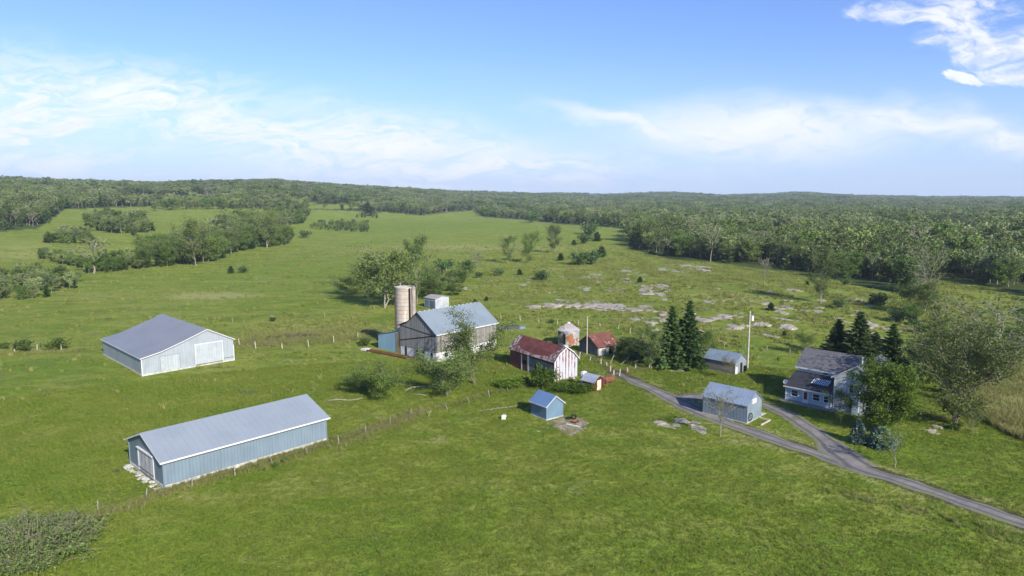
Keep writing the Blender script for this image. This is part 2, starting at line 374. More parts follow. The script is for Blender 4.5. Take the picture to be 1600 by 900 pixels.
g = t.mix(t.step(tiny, .54, .66, 0., .55), g, (.21, .28, .04))
g = t.mix(t.step(tiny, .46, .36, 0., .5), g, (.045, .085, .010))
g = t.mix(t.step(t.noise(o, 6., 2, .8), .70, .76, 0., .6), g, (.30, .32, .17))
g = t.mix(1., g, (1.09, 1.15, 1.05), 'MULTIPLY')
dm = t.step(t.m('ADD', t.attr('dirt'), t.m('MULTIPLY', t.m('SUBTRACT', fine2, .5), .9)), .35, .75)
g = t.mix(dm, g, t.mix(fine, (.06, .05, .032), (.15, .125, .085)))
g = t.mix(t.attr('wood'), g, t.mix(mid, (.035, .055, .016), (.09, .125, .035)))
t.put(p.inputs['Base Color'], g); p.inputs['Roughness'].default_value = .95; p.inputs['Specular IOR Level'].default_value = .1
hb = t.m('ADD', t.m('MULTIPLY', fine, .7), t.m('MULTIPLY', tiny, .35)); hb = t.m('ADD', hb, t.m('MULTIPLY', fine2, 1.2)); hb = t.m('ADD', hb, t.m('MULTIPLY', f3, .6))
t.l.new(t.bump(hb, 1., .55), p.inputs['Normal'])
M['ground'] = m
gm = npmesh('ground', np.stack([gx, gy, gz], 1), quads[:, ::-1], [m], attrs=A, smooth=True)
ground = link('ground', gm, kind='structure')
if gm.polygons[10].normal.z < 0: gm.flip_normals()

# gravel drive
m, t, p, out = newmat('gravel drive'); o = t.node('ShaderNodeTexCoord').outputs['Object']
a1 = t.noise(o, .35, 4, .6, .5); a2 = t.noise(o, 5., 5, .75); cr = t.attr('cross')
c = t.mix(t.step(a1, .35, .65), (.125, .118, .112), (.215, .20, .18)); c = t.mix(t.step(a2, .4, .8, 0., .6), c, (.33, .31, .28))
rut = t.step(t.m('ABSOLUTE', t.m('SUBTRACT', t.m('ABSOLUTE', cr), .5)), .24, .04)
c = t.mix(t.m('MULTIPLY', rut, .8), c, (.070, .068, .068))
c = t.mix(t.step(t.m('ADD', t.m('ABSOLUTE', cr), t.m('MULTIPLY', t.m('SUBTRACT', a1, .5), 2.2)), .72, .98, 0., .85), c, (.15, .165, .06))
t.put(p.inputs['Base Color'], c); p.inputs['Roughness'].default_value = .9; t.l.new(t.bump(a2, .8, .05), p.inputs['Normal'])
M['gravel'] = m
def strip(name, P, wid, lift, n=9, seed=1):
    P = np.array(P); k = len(P); d = np.gradient(P, axis=0); d /= np.linalg.norm(d, axis=1)[:, None]; nrm = np.stack([-d[:, 1], d[:, 0]], 1)
    rs = np.random.RandomState(seed); wl = np.broadcast_to(wid, (k,))
    jl = np.convolve(rs.normal(0, .42, k+6), np.ones(3)/3, 'same')[3:-3]; jr = np.convolve(rs.normal(0, .42, k+6), np.ones(3)/3, 'same')[3:-3]
    tt = np.linspace(-1, 1, n); off = np.where(tt[None, :] < 0, tt[None, :]*(wl/2+jl)[:, None], tt[None, :]*(wl/2+jr)[:, None])
    XY = P[:, None, :]+nrm[:, None, :]*off[:, :, None]; x = XY[..., 0].ravel(); y = XY[..., 1].ravel()
    z = T(x, y)+lift-.06*(np.abs(np.tile(tt, k)) > .99)
    i = np.arange(k-1)[:, None]*n+np.arange(n-1)[None, :]; f = np.stack([i, i+n, i+n+1, i+1], -1).reshape(-1, 4)
    me = npmesh(name, np.stack([x, y, z], 1), f, [M['gravel']], attrs={'cross': np.tile(tt, k)}, smooth=True)
    if me.polygons[3].normal.z < 0: me.flip_normals()
    return link(name, me, kind='structure')
def resample(P, n):
    s = np.concatenate([[0], np.cumsum(np.linalg.norm(np.diff(P, axis=0), axis=1))]); q = np.arange(0, s[-1], n)
    return np.stack([np.interp(q, s, P[:, 0]), np.interp(q, s, P[:, 1])], 1)
DRs = resample(DR, 1.); LPs = resample(LP, 1.)
kD = len(DRs); ux = np.linspace(0, 1, kD)
dpx = proj(DRs[:, 0], DRs[:, 1], 0)[0]
strip('gravel_drive', DRs, np.interp(dpx, [960, 1000, 1050, 1085, 1130, 1180, 1260, 1330, 1400, 2000], [1.9, 2.5, 4.0, 5.0, 4.0, 2.9, 3.1, 3.9, 3.0, 2.9]), .06, seed=3)
strip('loop_drive', LPs, np.concatenate([np.linspace(6, 3.4, 14), np.full(max(len(LPs)-26, 1), 3.2), np.linspace(3.6, 7.0, 12)])[:len(LPs)], .085, seed=4)

# puddle
def puddle(px, py, rx, ry, lab):
    cx, cy, a, b = blobw(px, py, rx, ry); mb = MB(); n = 28
    vs = [(cx, cy, Tz(cx, cy)+.03)]
    for i in range(n):
        th = i/n*6.283; k = .75+.3*math.sin(3*th+px)+.12*math.sin(7*th); x = cx+a*k*math.cos(th); y = cy+b*k*math.sin(th)
        vs.append((x, y, Tz(x, y)+.03))
    mb.add(vs, [(0, 1+i, 1+(i+1) % n) for i in range(n)])
    mb.build('water', M['water'], kind='structure')
m, t, p, out = newmat('still water'); p.inputs['Base Color'].default_value = (.03, .04, .045, 1); p.inputs['Roughness'].default_value = .06; M['water'] = m
puddle(383, 611, 20, 2.6, ''); puddle(350, 613, 9, 1.6, ''); puddle(420, 533, 14, 2.2, '')

# haze
mh = bpy.data.materials.new('air haze'); mh.use_nodes = True; t = NT(mh.node_tree); t.n.clear()
out = t.node('ShaderNodeOutputMaterial'); pv = t.node('ShaderNodeVolumePrincipled'); t.l.new(pv.outputs[0], out.inputs['Volume'])
pv.inputs['Color'].default_value = (.72, .84, 1, 1); pv.inputs['Density'].default_value = 0.9e-4; pv.inputs['Anisotropy'].default_value = 0.
HAZE = True
if HAZE:
    hz = MB().box(-10100, 10100, -10100, 10100, -40, 260).build('haze', mh, kind='stuff')
#__PART2__
# ---------------------------------------------------------------- plants
def leaf_quads(C, size, rs, flat=0., elong=1.6, dirs=None):
    n = len(C); size = np.broadcast_to(size, (n,))*rs.uniform(.6, 1.3, n)
    nr_ = rs.normal(size=(n, 3)); nr_[:, 2] += flat*np.sign(nr_[:, 2]+1e-6); nr_ /= np.linalg.norm(nr_, axis=1)[:, None]
    a = np.cross(nr_, rs.normal(size=(n, 3))) if dirs is None else dirs+rs.normal(size=(n, 3))*.25
    a /= np.linalg.norm(a, axis=1)[:, None]+1e-9; b = np.cross(nr_, a); b /= np.linalg.norm(b, axis=1)[:, None]+1e-9
    a = a*size[:, None]*elong*.5; b = b*size[:, None]*.5
    v = np.stack([C-a, C-b*.9, C+a, C+b*.9], 1).reshape(-1, 3)
    return v, np.arange(4*n).reshape(n, 4)
def grow(rs, H, Rc, trunk_frac=.3, nl=9, nsub=5, up=.55, r0=None, multi=1, crown_pow=.6, lean=.0):
    """branch skeleton: list of (points, radii), and the twig points leaves may sit on"""
    r0 = r0 or H*.016; br = []; tw = []
    for mstem in range(multi):
        an0 = rs.uniform(0, 6.28); sp = (Rc*.45 if multi > 1 else H*.04)
        k = 7; zs = np.linspace(0, H*rs.uniform(.78, .95), k); ff = zs/H
        path = np.stack([np.cos(an0)*sp*ff**.9+rs.normal(0, H*.012, k)*(ff > 0)+lean*zs, np.sin(an0)*sp*ff**.9+rs.normal(0, H*.012, k)*(ff > 0), zs], 1)
        rr_ = r0/math.sqrt(multi)*(1-.88*ff); rr_[0] *= 1.35; br.append((path, rr_, 7))
        for i in range(max(3, nl//multi)):
            f = trunk_frac+(.95-trunk_frac)*((i+rs.uniform(0, 1))/max(3, nl//multi)); z = f*zs[-1]
            b0 = np.array([np.interp(z, zs, path[:, q]) for q in range(3)]); th = i*2.4+rs.uniform(-.5, .5)+an0
            env = math.sin(math.pi*min(1, max(.08, (f-trunk_frac*.6)/(1.05-trunk_frac*.6))))**crown_pow
            L = Rc*rs.uniform(.75, 1.1)*env
            el = up*rs.uniform(.7, 1.4)*(1-.1*f)
            d0 = np.array([math.cos(th), math.sin(th), el]); q = np.linspace(0, 1, 5)[:, None]
            P = b0+d0*L*q+np.array([0, 0, 1])*L*.35*q**2+rs.normal(0, L*.045, (5, 3))*q
            rb = r0*.42*(1-.6*f); br.append((P, rb*(1-.85*q[:, 0])+.012, 5))
            for j in range(nsub):
                g_ = rs.uniform(.3, 1.); s0 = np.array([np.interp(g_, q[:, 0], P[:, c]) for c in range(3)])
                d1 = d0/np.linalg.norm(d0)+rs.normal(0, .75, 3); d1[2] = abs(d1[2])*.8+.15; L1 = L*rs.uniform(.25, .55)
                q1 = np.linspace(0, 1, 4)[:, None]; P1 = s0+d1*L1*q1+rs.normal(0, L1*.06, (4, 3))*q1
                br.append((P1, rb*.42*(1-.8*q1[:, 0])+.008, 4)); tw.append(P1[1:])
            tw.append(P[2:])
        tw.append(path[-2:])
    return br, tw
def wood_mesh(br, minr=0.):
    V = []; Fc = []; b = 0
    for P, r_, n in br:
        v, f = tube(P, np.maximum(r_, minr), n); V.append(v); Fc.append(f+b); b += len(v)
    return np.concatenate(V), np.concatenate(Fc)
def crown_pts(rs, tw, n, spread):
    P = np.concatenate(tw); idx = rs.randint(0, len(P), n)
    return P[idx]+rs.normal(0, 1, (n, 3))*spread*np.array([1, 1, .75]), idx
PROT = {}
def variant(name, wood, leaves, leafm, barkm, clump):
    tm = npmesh(name+' trunk', wood[0], wood[1], [barkm], smooth=True)
    cm = npmesh(name+' crown', leaves[0], leaves[1], [leafm], attrs={'clump': clump}) if leaves is not None else None
    z = leaves[0] if leaves is not None and len(leaves[0]) > 2500 else wood[0]
    EXT[tm.name] = (float(np.percentile(z[:, 2], 99.6)), float(np.percentile(np.hypot(z[:, 0], z[:, 1]), 93)*2))
    return tm, cm
EXT = {}
def broad(seed, H=14, Rc=4.5, n=2600, leaf=.55, spread=.62, leafm='leaf', barkm='bark', minr=.05, **kw):
    rs = np.random.RandomState(seed); br, tw = grow(rs, H, Rc, **kw)
    C, idx = crown_pts(rs, tw, n, spread); C = C[C[:, 2] > H*.08]
    v, f = leaf_quads(C, leaf, rs)
    cl = np.clip(.5+.5*np.sin(C[:, 0]*1.1+seed)*np.cos(C[:, 1]*1.2)*np.sin(C[:, 2]*1.1)+rs.normal(0, .25, len(C)), 0, 1)
    return variant('tree', wood_mesh(br, minr), (v, f), M[leafm], M[barkm], cl)
def conifer(seed, H=9, Rc=2.3, n=60, leaf=.28, leafm='leaf_dark', dense=1., bottom=.06, powr=1.0, droop=.25):
    rs = np.random.RandomState(seed); br = [(np.array([[0, 0, 0], [0, 0, H*.5], [0, 0, H*.97]]), np.array([H*.017, H*.01, .02]), 6)]
    Cs = []; Ds = []
    nw = int(n*dense)
    for i in range(nw):
        f = bottom+(1-bottom)*(i+rs.uniform())/nw; z = f*H; L = Rc*(1-f)**powr*rs.uniform(.72, 1.12)+.12
        th = i*2.39996+rs.uniform(-.3, .3); d = np.array([math.cos(th), math.sin(th), -droop+.5*f]); q = np.linspace(0, 1, 4)[:, None]
        P = np.array([0, 0, z])+d*L*q+np.array([0, 0, .18*L])*q**2
        if L > .5: br.append((P, .03*(1-.8*q[:, 0]), 3))
        k = max(5, int(L*26*dense)); qq = rs.uniform(.05, 1.05, k)[:, None]; w_ = (1-.6*qq)*L*.32
        c = np.array([0, 0, z])+d*L*qq+np.array([0, 0, .18*L])*qq**2+rs.normal(0, 1, (k, 3))*w_*np.array([.8, .8, .3]); Cs.append(c)
        Ds.append(np.broadcast_to(d, (k, 3)))
    C = np.concatenate(Cs); D = np.concatenate(Ds); C[:, 2] = np.maximum(C[:, 2], .08)
    v, f = leaf_quads(C, leaf, rs, .4, 1.9, D)
    cl = np.clip(rs.uniform(0, 1, len(C))*.7+.3*np.sin(C[:, 2]*4), 0, 1)
    return variant('conifer', wood_mesh(br), (v, f), M[leafm], M['bark'], cl)
def shrub(seed, H=2.2, Rc=1.6, n=700, leaf=.28, leafm='leaf', stems=7, spread=.3):
    rs = np.random.RandomState(seed); br = []; tw = []
    for i in range(stems):
        th = i*2.4+rs.uniform(-.4, .4); q = np.linspace(0, 1, 5)[:, None]; rr_ = Rc*math.sqrt(rs.uniform(.05, 1))
        P = np.array([math.cos(th)*.1, math.sin(th)*.1, 0])+q*np.array([math.cos(th)*rr_, math.sin(th)*rr_, H*rs.uniform(.6, 1.)*(1-.35*(rr_/Rc)**2)])+rs.normal(0, .08*H, (5, 3))*q
        P[:, 2] += .25*H*np.sin(q[:, 0]*3.1); P[:, 2] = np.maximum(P[:, 2], 0)
        br.append((P, H*.02*(1-.8*q[:, 0])+.008, 4)); tw.append(P[1:])
    C, _ = crown_pts(rs, tw, n, spread*H*.6); C[:, 2] = np.abs(C[:, 2])+.05
    v, f = leaf_quads(C, leaf, rs)
    cl = np.clip(.5+.5*np.sin(C[:, 0]*2.5+seed)*np.cos(C[:, 1]*2.5)+rs.normal(0, .25, len(C)), 0, 1)
    return variant('shrub', wood_mesh(br), (v, f), M[leafm], M['bark'], cl)
K = {}
K['broad'] = [broad(11+i, 13.5, 4.6, 5200, .42, .72, nl=13, nsub=5, leafm='leaf', trunk_frac=.10) for i in range(4)]
K['olive'] = [broad(31+i, 14, 4.4, 3200, .34, .60, nl=13, nsub=5, leafm='leaf_olive', barkm='pale_bark', minr=.06, up=.8, trunk_frac=.14, multi=1+i%2, r0=.20) for i in range(4)]
K['bare'] = [broad(51+i, 13, 3.8, 170, .42, .45, nl=11, nsub=6, leafm='leaf_olive', barkm='pale_bark', minr=.07, up=.9) for i in range(3)]
K['cedar'] = [conifer(71+i, 8, 2.3, 62, .42, 'leaf_dark', 1., .04, .8, .0) for i in range(3)]
K['spruce'] = [conifer(81+i, 9, 2.5, 95, .32, 'leaf_dark', 1.25, .05, .95, .22) for i in range(2)]
K['fine'] = [broad(41+i, 14, 4.4, 5200, .27, .62, nl=16, nsub=7, leafm='leaf_olive', barkm='pale_bark', minr=.045, up=.8, trunk_frac=.10, multi=2, r0=.18) for i in range(3)]
K['finedark'] = [broad(46+i, 13, 4.6, 6500, .28, .70, nl=15, nsub=6, leafm='leaf', barkm='bark', minr=.045, up=.6, trunk_frac=.05, multi=2, r0=.18) for i in range(2)]
K['shrub'] = [shrub(91+i, 2.4, 1.9, 750, .34, 'leaf') for i in range(3)]
K['juniper'] = [shrub(101+i, 1.8, 1.3, 620, .22, 'leaf_dark', 9, .30) for i in range(2)]+[conifer(111, 2.4, 1.15, 40, .2, 'leaf_dark', 1.6, .02, .7, .0)]
REF = {'fine': 14, 'finedark': 13, 'broad': 13.5, 'olive': 14, 'bare': 13, 'cedar': 8, 'spruce': 9, 'shrub': 2.4, 'juniper': 1.8}
NM = {'fine': 'sparse_tree', 'finedark': 'leafy_tree', 'broad': 'leafy_tree', 'olive': 'sparse_tree', 'bare': 'bare_tree', 'cedar': 'cedar_tree', 'spruce': 'spruce_tree', 'shrub': 'shrub', 'juniper': 'juniper_bush'}
def place(kind, x, y, hgt, wide=1., rs=random, label='', cat='tree', group=None, var=None, name=None, z=None):
    v = K[kind][rs.randrange(len(K[kind])) if var is None else var]; ez, ew = EXT[v[0].name]; k = hgt/ez; wide = wide if wide < 3 else (wide*math.hypot(x, y)/F/ew)/k
    r_ = empty(name or NM[kind], (x, y, (Tz(x, y) if z is None else z)-.05), rs.uniform(0, 6.28), label, cat, group); r_.scale = (k*wide, k*wide, k)
    link('stem' if cat in ('shrub', 'bush') else 'trunk', v[0], r_)
    if v[1]: link('foliage' if cat in ('shrub', 'bush') else 'crown', v[1], r_)
    return r_
def at_top(px, py, ptop):       # height of a thing whose base is at (px,py) and whose tip shows at ptop
    g = G(px, py); _, rz = ratio(px, ptop); return g[0], g[1], max(.5, CH+rz*g[1]-g[2])
random.seed(3)
# ---- trees one can tell apart
def ptree(kind, px, py, top, wide, label, cat='tree', group=None, var=None, name=None, sub=None):
    x, y, h = at_top(px, py, top); return place(kind, x, y, h, wide, random, label, cat, group, var, name)
K['dense'] = [broad(201, 11, 3.9, 26000, .215, .50, nl=30, nsub=6, leafm='leaf_bright', trunk_frac=.08, up=.45, crown_pow=.45)]
K['front'] = [broad(211, 7, 3.2, 8500, .14, .42, nl=12, nsub=7, leafm='leaf_olive', trunk_frac=.12, up=.9, multi=3, minr=.03)]
K['elm'] = [broad(221, 14, 5.6, 19000, .18, .62, nl=28, nsub=9, leafm='leaf_olive', trunk_frac=.10, up=1.0, multi=4, minr=.045)]
K['apple'] = [broad(231, 4, 3.4, 9000, .12, .36, nl=12, nsub=7, leafm='leaf', trunk_frac=.08, up=.5, multi=3, minr=.03), broad(232, 4, 3.0, 7000, .12, .34, nl=12, nsub=7, leafm='leaf_olive', trunk_frac=.08, up=.5, multi=3, minr=.03)]
K['yard'] = [broad(241, 6, 2.2, 4500, .12, .34, nl=11, nsub=6, leafm='leaf_olive', trunk_frac=.2, up=.9, multi=2, minr=.025)]
K['sapling'] = [broad(251, 5, 1.5, 420, .12, .25, nl=10, nsub=5, leafm='leaf_rust', barkm='pale_bark', trunk_frac=.35, up=1.1, minr=.02), broad(252, 4, 1.5, 900, .13, .3, nl=10, nsub=5, leafm='leaf_rust', barkm='bark', trunk_frac=.45, up=.6, minr=.02), broad(253, 4.5, 1.7, 650, .14, .28, nl=9, nsub=5, leafm='leaf_bright', barkm='pale_bark', trunk_frac=.3, up=.7, minr=.03)]
K['blue'] = [conifer(261, 3, 1.0, 90, .15, 'leaf_blue', 2.2, .03, .85, .05), conifer(262, 2.4, 1.35, 90, .17, 'leaf_blue', 2.4, .03, .6, .1)]
K['deadtop'] = [broad(271, 15, 5., 900, .28, .5, nl=18, nsub=14, leafm='leaf_olive', barkm='pale_bark', minr=.028, up=1.0, trunk_frac=.15, multi=2)]
K['bushy'] = [shrub(281, 3, 2.2, 3000, .22, 'leaf_bright', 10, .30)]
REF.update(dense=11, front=7, elm=14, apple=4, yard=6, sapling=5, blue=3, deadtop=15, bushy=3)
NM.update(dense='leafy_tree', front='leafy_tree', elm='old_tree', apple='apple_tree', yard='small_tree', sapling='sapling', blue='blue_spruce', deadtop='dead_topped_tree', bushy='shrub')
ptree('dense', 1381, 674, 562, 76, 'big dense bright green tree standing in front of the house')
ptree('yard', 1312, 664, 600, 42, 'small multi-stemmed tree in front of the blue porch')
ptree('blue', 1340, 692, 655, 20, 'slim cone-shaped blue spruce on the lawn', var=0)
ptree('blue', 1377, 698, 668, 30, 'squat rounded blue spruce on the lawn', var=1)
ptree('sapling', 1398, 729, 668, 46, 'young tree with forked white trunk on the lawn', var=2)
ptree('sapling', 1125, 682, 606, 46, 'thin nearly leafless sapling in front of the drive-side shed', var=0)
ptree('sapling', 1137, 594, 555, 24, 'young brownish-crowned tree in front of the stone-grey shed', var=1)
ptree('sapling', 1520, 676, 640, 1., 'thin sapling at the lawn edge by the tall grass', var=2)
ptree('elm', 1492, 664, 480, 124, 'huge old many-stemmed tree right of the house')
ptree('deadtop', 1560, 600, 468, 130, 'large mostly bare tree with grey spreading twigs behind the old tree')
ptree('finedark', 1470, 600, 540, 60, 'bushy green tree between the house spruces and the old tree')
ptree('olive', 1430, 600, 525, 50, 'thin olive tree behind the big dense green tree')
ptree('spruce', 1308, 556, 500, 36, 'left-hand spruce of the three behind the house')
ptree('spruce', 1341, 564, 489, 46, 'tallest spruce of the three behind the house')
ptree('spruce', 1391, 585, 508, 40, 'right-hand spruce of the three behind the house')
ptree('spruce', 1366, 566, 520, 32, 'short spruce between the two taller ones behind the house')
ptree('apple', 1258, 553, 514, 30, 'small dark round-headed tree left of the house spruces', var=0)
ptree('spruce', 1048, 574, 481, 46, 'left one of the two big spruces by the farm lane')
ptree('spruce', 1075, 574, 473, 44, 'right one of the two big spruces by the farm lane')
ptree('spruce', 1062, 568, 500, 40, 'shorter spruce tucked behind the two big ones by the lane')
ptree('fine', 1018, 578, 508, 48, 'scrubby pale-stemmed tree left of the two big spruces')
ptree('finedark', 990, 562, 525, 50, 'low leafy tree beside the rusty-roofed shack')
ptree('finedark', 1100, 566, 512, 44, 'leafy tree just right of the two big spruces')
ptree('front', 698, 619, 542, 100, 'sprawling olive tree in front of the grey barn')
ptree('front', 742, 600, 490, 104, 'taller olive tree rising past the grey barn roof edge')
ptree('apple', 603, 622, 566, 100, 'spreading scrubby tree on the grass left of the barn tree', var=0)
ptree('apple', 562, 612, 582, 66, 'low dark thicket tree left of the spreading scrubby tree', var=0)
ptree('bushy', 848, 607, 571, 42, 'bright green bush against the red barn wall', 'shrub')
ptree('bushy', 905, 614, 597, 44, 'low bright green bush right of the red barn', 'shrub')
ptree('bushy', 796, 606, 590, 44, 'weedy green bush at the back corner of the red barn', 'shrub')
ptree('bushy', 878, 612, 597, 40, 'flat bush below the striped end of the red barn', 'shrub')
ptree('fine', 601, 481, 386, 96, 'wide half-bare tree left of the silo', var=0)
ptree('fine', 575, 477, 396, 50, 'slender half-bare tree leftmost in the clump by the silo', var=1)
ptree('fine', 652, 474, 366, 52, 'tallest slim tree directly behind the silo', var=2)
ptree('finedark', 545, 460, 424, 62, 'low dark green round tree at the left end of the silo clump')
ptree('finedark', 628, 474, 428, 56, 'dark leafy tree between the two tall ones by the silo')
ptree('finedark', 674, 468, 424, 44, 'leafy tree right behind the silo top')
ptree('finedark', 702, 455, 432, 36, 'low leafy tree at the right end of the silo clump')
ptree('finedark', 712, 462, 444, 26, 'low round tree above the small white shed')
ptree('fine', 793, 412, 367, 30, 'leftmost tree of the three standing in the far pasture')
ptree('finedark', 825, 411, 359, 32, 'dark middle tree of the three standing in the far pasture')
ptree('fine', 868, 395, 348, 27, 'rightmost slim tree of the three standing in the far pasture')
ptree('bare', 746, 428, 388, .8, 'thin bare tree in the pasture between silo and the three trees')
ptree('bare', 1194, 444, 402, .8, 'thin bare tree standing alone on the rocky pasture')
ptree('fine', 1282, 474, 384, 40, 'half-bare tree standing forward of the wood edge')
ptree('deadtop', 1444, 490, 378, 50, 'tall pale dead-limbed tree at the wood edge right of the rocky pasture')
ptree('finedark', 1434, 490, 440, 60, 'dark shrubby tree under the pale dead-limbed tree')
ptree('bare', 147, 427, 372, 46, 'wide bare tree at the left end of the hedgerow grove')
ptree('fine', 306, 415, 338, 46, 'tall pale-trunked tree in the middle of the hedgerow grove')
ptree('fine', 417, 387, 325, 40, 'tallest tree at the right end of the hedgerow grove')
ptree('bare', 1110, 410, 345, .8, 'bare pale tree in front of the wood beside the rock outcrop')

# the big twiggy bush in the near left corner
def twig_bush():
    rs = np.random.RandomState(7); c = G(45, 862); br = []; tw = []
    for i in range(340):
        th = rs.uniform(0, 6.28); rr_ = 5.2*math.sqrt(rs.uniform()); bx, by = rr_*math.cos(th), rr_*.95*math.sin(th); q = np.linspace(0, 1, 6)[:, None]
        H = 3.1*(1-(rr_/6.2)**2)*rs.uniform(.6, 1.1); d = np.array([math.cos(th)*1.3+rs.normal(0, .9), math.sin(th)*1.3+rs.normal(0, .9), H])
        P = np.array([bx, by, 0])+d*q+rs.normal(0, .10, (6, 3))*q; P[:, 2] = H*np.sin(q[:, 0]*rs.uniform(1.4, 2.3)); P[:, 2] = np.maximum(P[:, 2], -.1)
        br.append((P, .028*(1-.75*q[:, 0])+.006, 4)); tw.append(P[1:])
        for j in range(3):
            g_ = rs.uniform(.3, .95); s0 = np.array([np.interp(g_, q[:, 0], P[:, k]) for k in range(3)]); q1 = np.linspace(0, 1, 3)[:, None]
            br.append((s0+q1*rs.normal(0, .7, 3)*np.array([1, 1, .5])+np.array([0, 0, .25])*q1, .014*(1-.6*q1[:, 0]), 3))
    C, _ = crown_pts(rs, tw, 15000, .34); C = C[rs.uniform(size=len(C)) < np.clip(1.15-C[:, 2]/4.2, .2, 1)]; C[:, 2] = np.abs(C[:, 2])*.92
    v, f = leaf_quads(C, .15, rs, 0, 2.2); cl = rs.uniform(0, 1, len(C))
    tm = npmesh('twigs', *wood_mesh(br, .012), [M['twig']], smooth=True); cm = npmesh('foliage', v, f, [M['leaf_olive']], attrs={'clump': cl})
    r_ = empty('thicket_bush', (c[0], c[1], c[2]), 0, 'large grey twiggy thicket in the near left corner of the field', 'bush')
    link('stem', tm, r_); link('foliage', cm, r_)
twig_bush()

# ---- shrubs
rsB = random.Random(8)
def jun(px, py):
    if py < 350: return 'dark bush at the far rim of the open field' if px < 700 else 'dark bush below the far wood beyond the open field'
    if px < 500: return {476: 'lone dark bush in the open field right of the hedgerow grove', 361: 'left one of two small bushes below the hedgerow grove', 381: 'right one of two small bushes below the hedgerow grove', 426: 'tiny lone dark bush right of the white shed roof'}[px]
    if px < 765: return 'small dark bush in the pasture right behind the silo clump'
    if px < 860: return 'small dark bush below the three pasture trees'
    if px < 1020: return 'dark juniper on the pasture right of the three trees' if py < 400 else 'wide low juniper in front of the rocky pasture' if py < 460 else 'tiny bush near the grain bin'
    return {1204: 'round dark juniper alone above the utility pole', 1311: 'round dark juniper right below the half-bare tree', 1375: 'larger of two junipers in front of the wood edge', 1362: 'smaller of two junipers in front of the wood edge', 1402: 'dark juniper on the slope behind the house spruces', 1427: 'small juniper right of the one on the slope',
            1261: 'tiny juniper by the wood edge left of the half-bare tree', 1320: 'small bush at the foot of the wood edge', 1225: 'small bush in the rock ridge behind the house'}.get(px, 'low bush on the slope left of the bare grey tree')
for px, py, rpx in [(476, 372, 8), (922, 366, 11), (933, 377, 10), (912, 381, 10), (876, 407, 8), (812, 430, 7), (848, 438, 9), (780, 431, 7), (904, 414, 12), (925, 413, 14), (940, 402, 12), (731, 424, 10), (694, 425, 12), (706, 440, 12), (748, 434, 6),
                    (920, 367, 9), (831, 348, 11), (575, 337, 14), (1204, 485, 9), (1311, 482, 9), (1375, 478, 13), (1362, 475, 8), (1402, 502, 10), (1427, 508, 7), (1261, 446, 5), (361, 427, 8), (381, 426, 6), (426, 502, 4), (897, 383, 6),
                    (1000, 442, 7), (1465, 515, 10), (1440, 520, 9), (1010, 362, 8), (862, 505, 4), (760, 470, 5), (742, 474, 5), (1225, 525, 6), (1320, 445, 7)]:
    g_ = G(px, py); k = rpx*2*g_[1]/F
    place('juniper', g_[0], g_[1], k*.72, 1., rsB, jun(px, py), 'bush', 'junipers dotted over the pasture', var=rsB.choice([0, 1, 2]))
for px, py, k in [(37, 549, 24), (88, 547, 26), (8, 545, 14), (570, 540, 16), (1493, 672, 18), (1105, 577, 10), (430, 730, 10), (446, 722, 12), (415, 735, 8), (820, 600, 16)]:
    g_ = G(px, py); s = k*g_[1]/F
    lab = {37: 'dark bush beside the wooden fence posts at the left edge', 88: 'dark bush between the fence posts and the white barn', 8: 'small dark bush cut by the left edge of the photo', 570: 'dark bush behind the blue lean-to of the barn', 1493: 'reddish brown bush at the foot of the old tree',
           1105: 'brown bush at the left corner of the stone-grey shed', 430: 'middle weedy shrub against the long blue shed wall', 446: 'right-hand weedy shrub against the long blue shed wall', 415: 'left-hand weedy shrub against the long blue shed wall', 820: 'weedy bush against the plank side of the red barn'}[px]
    place('shrub', g_[0], g_[1], s*.8, 1., rsB, lab, 'bush')

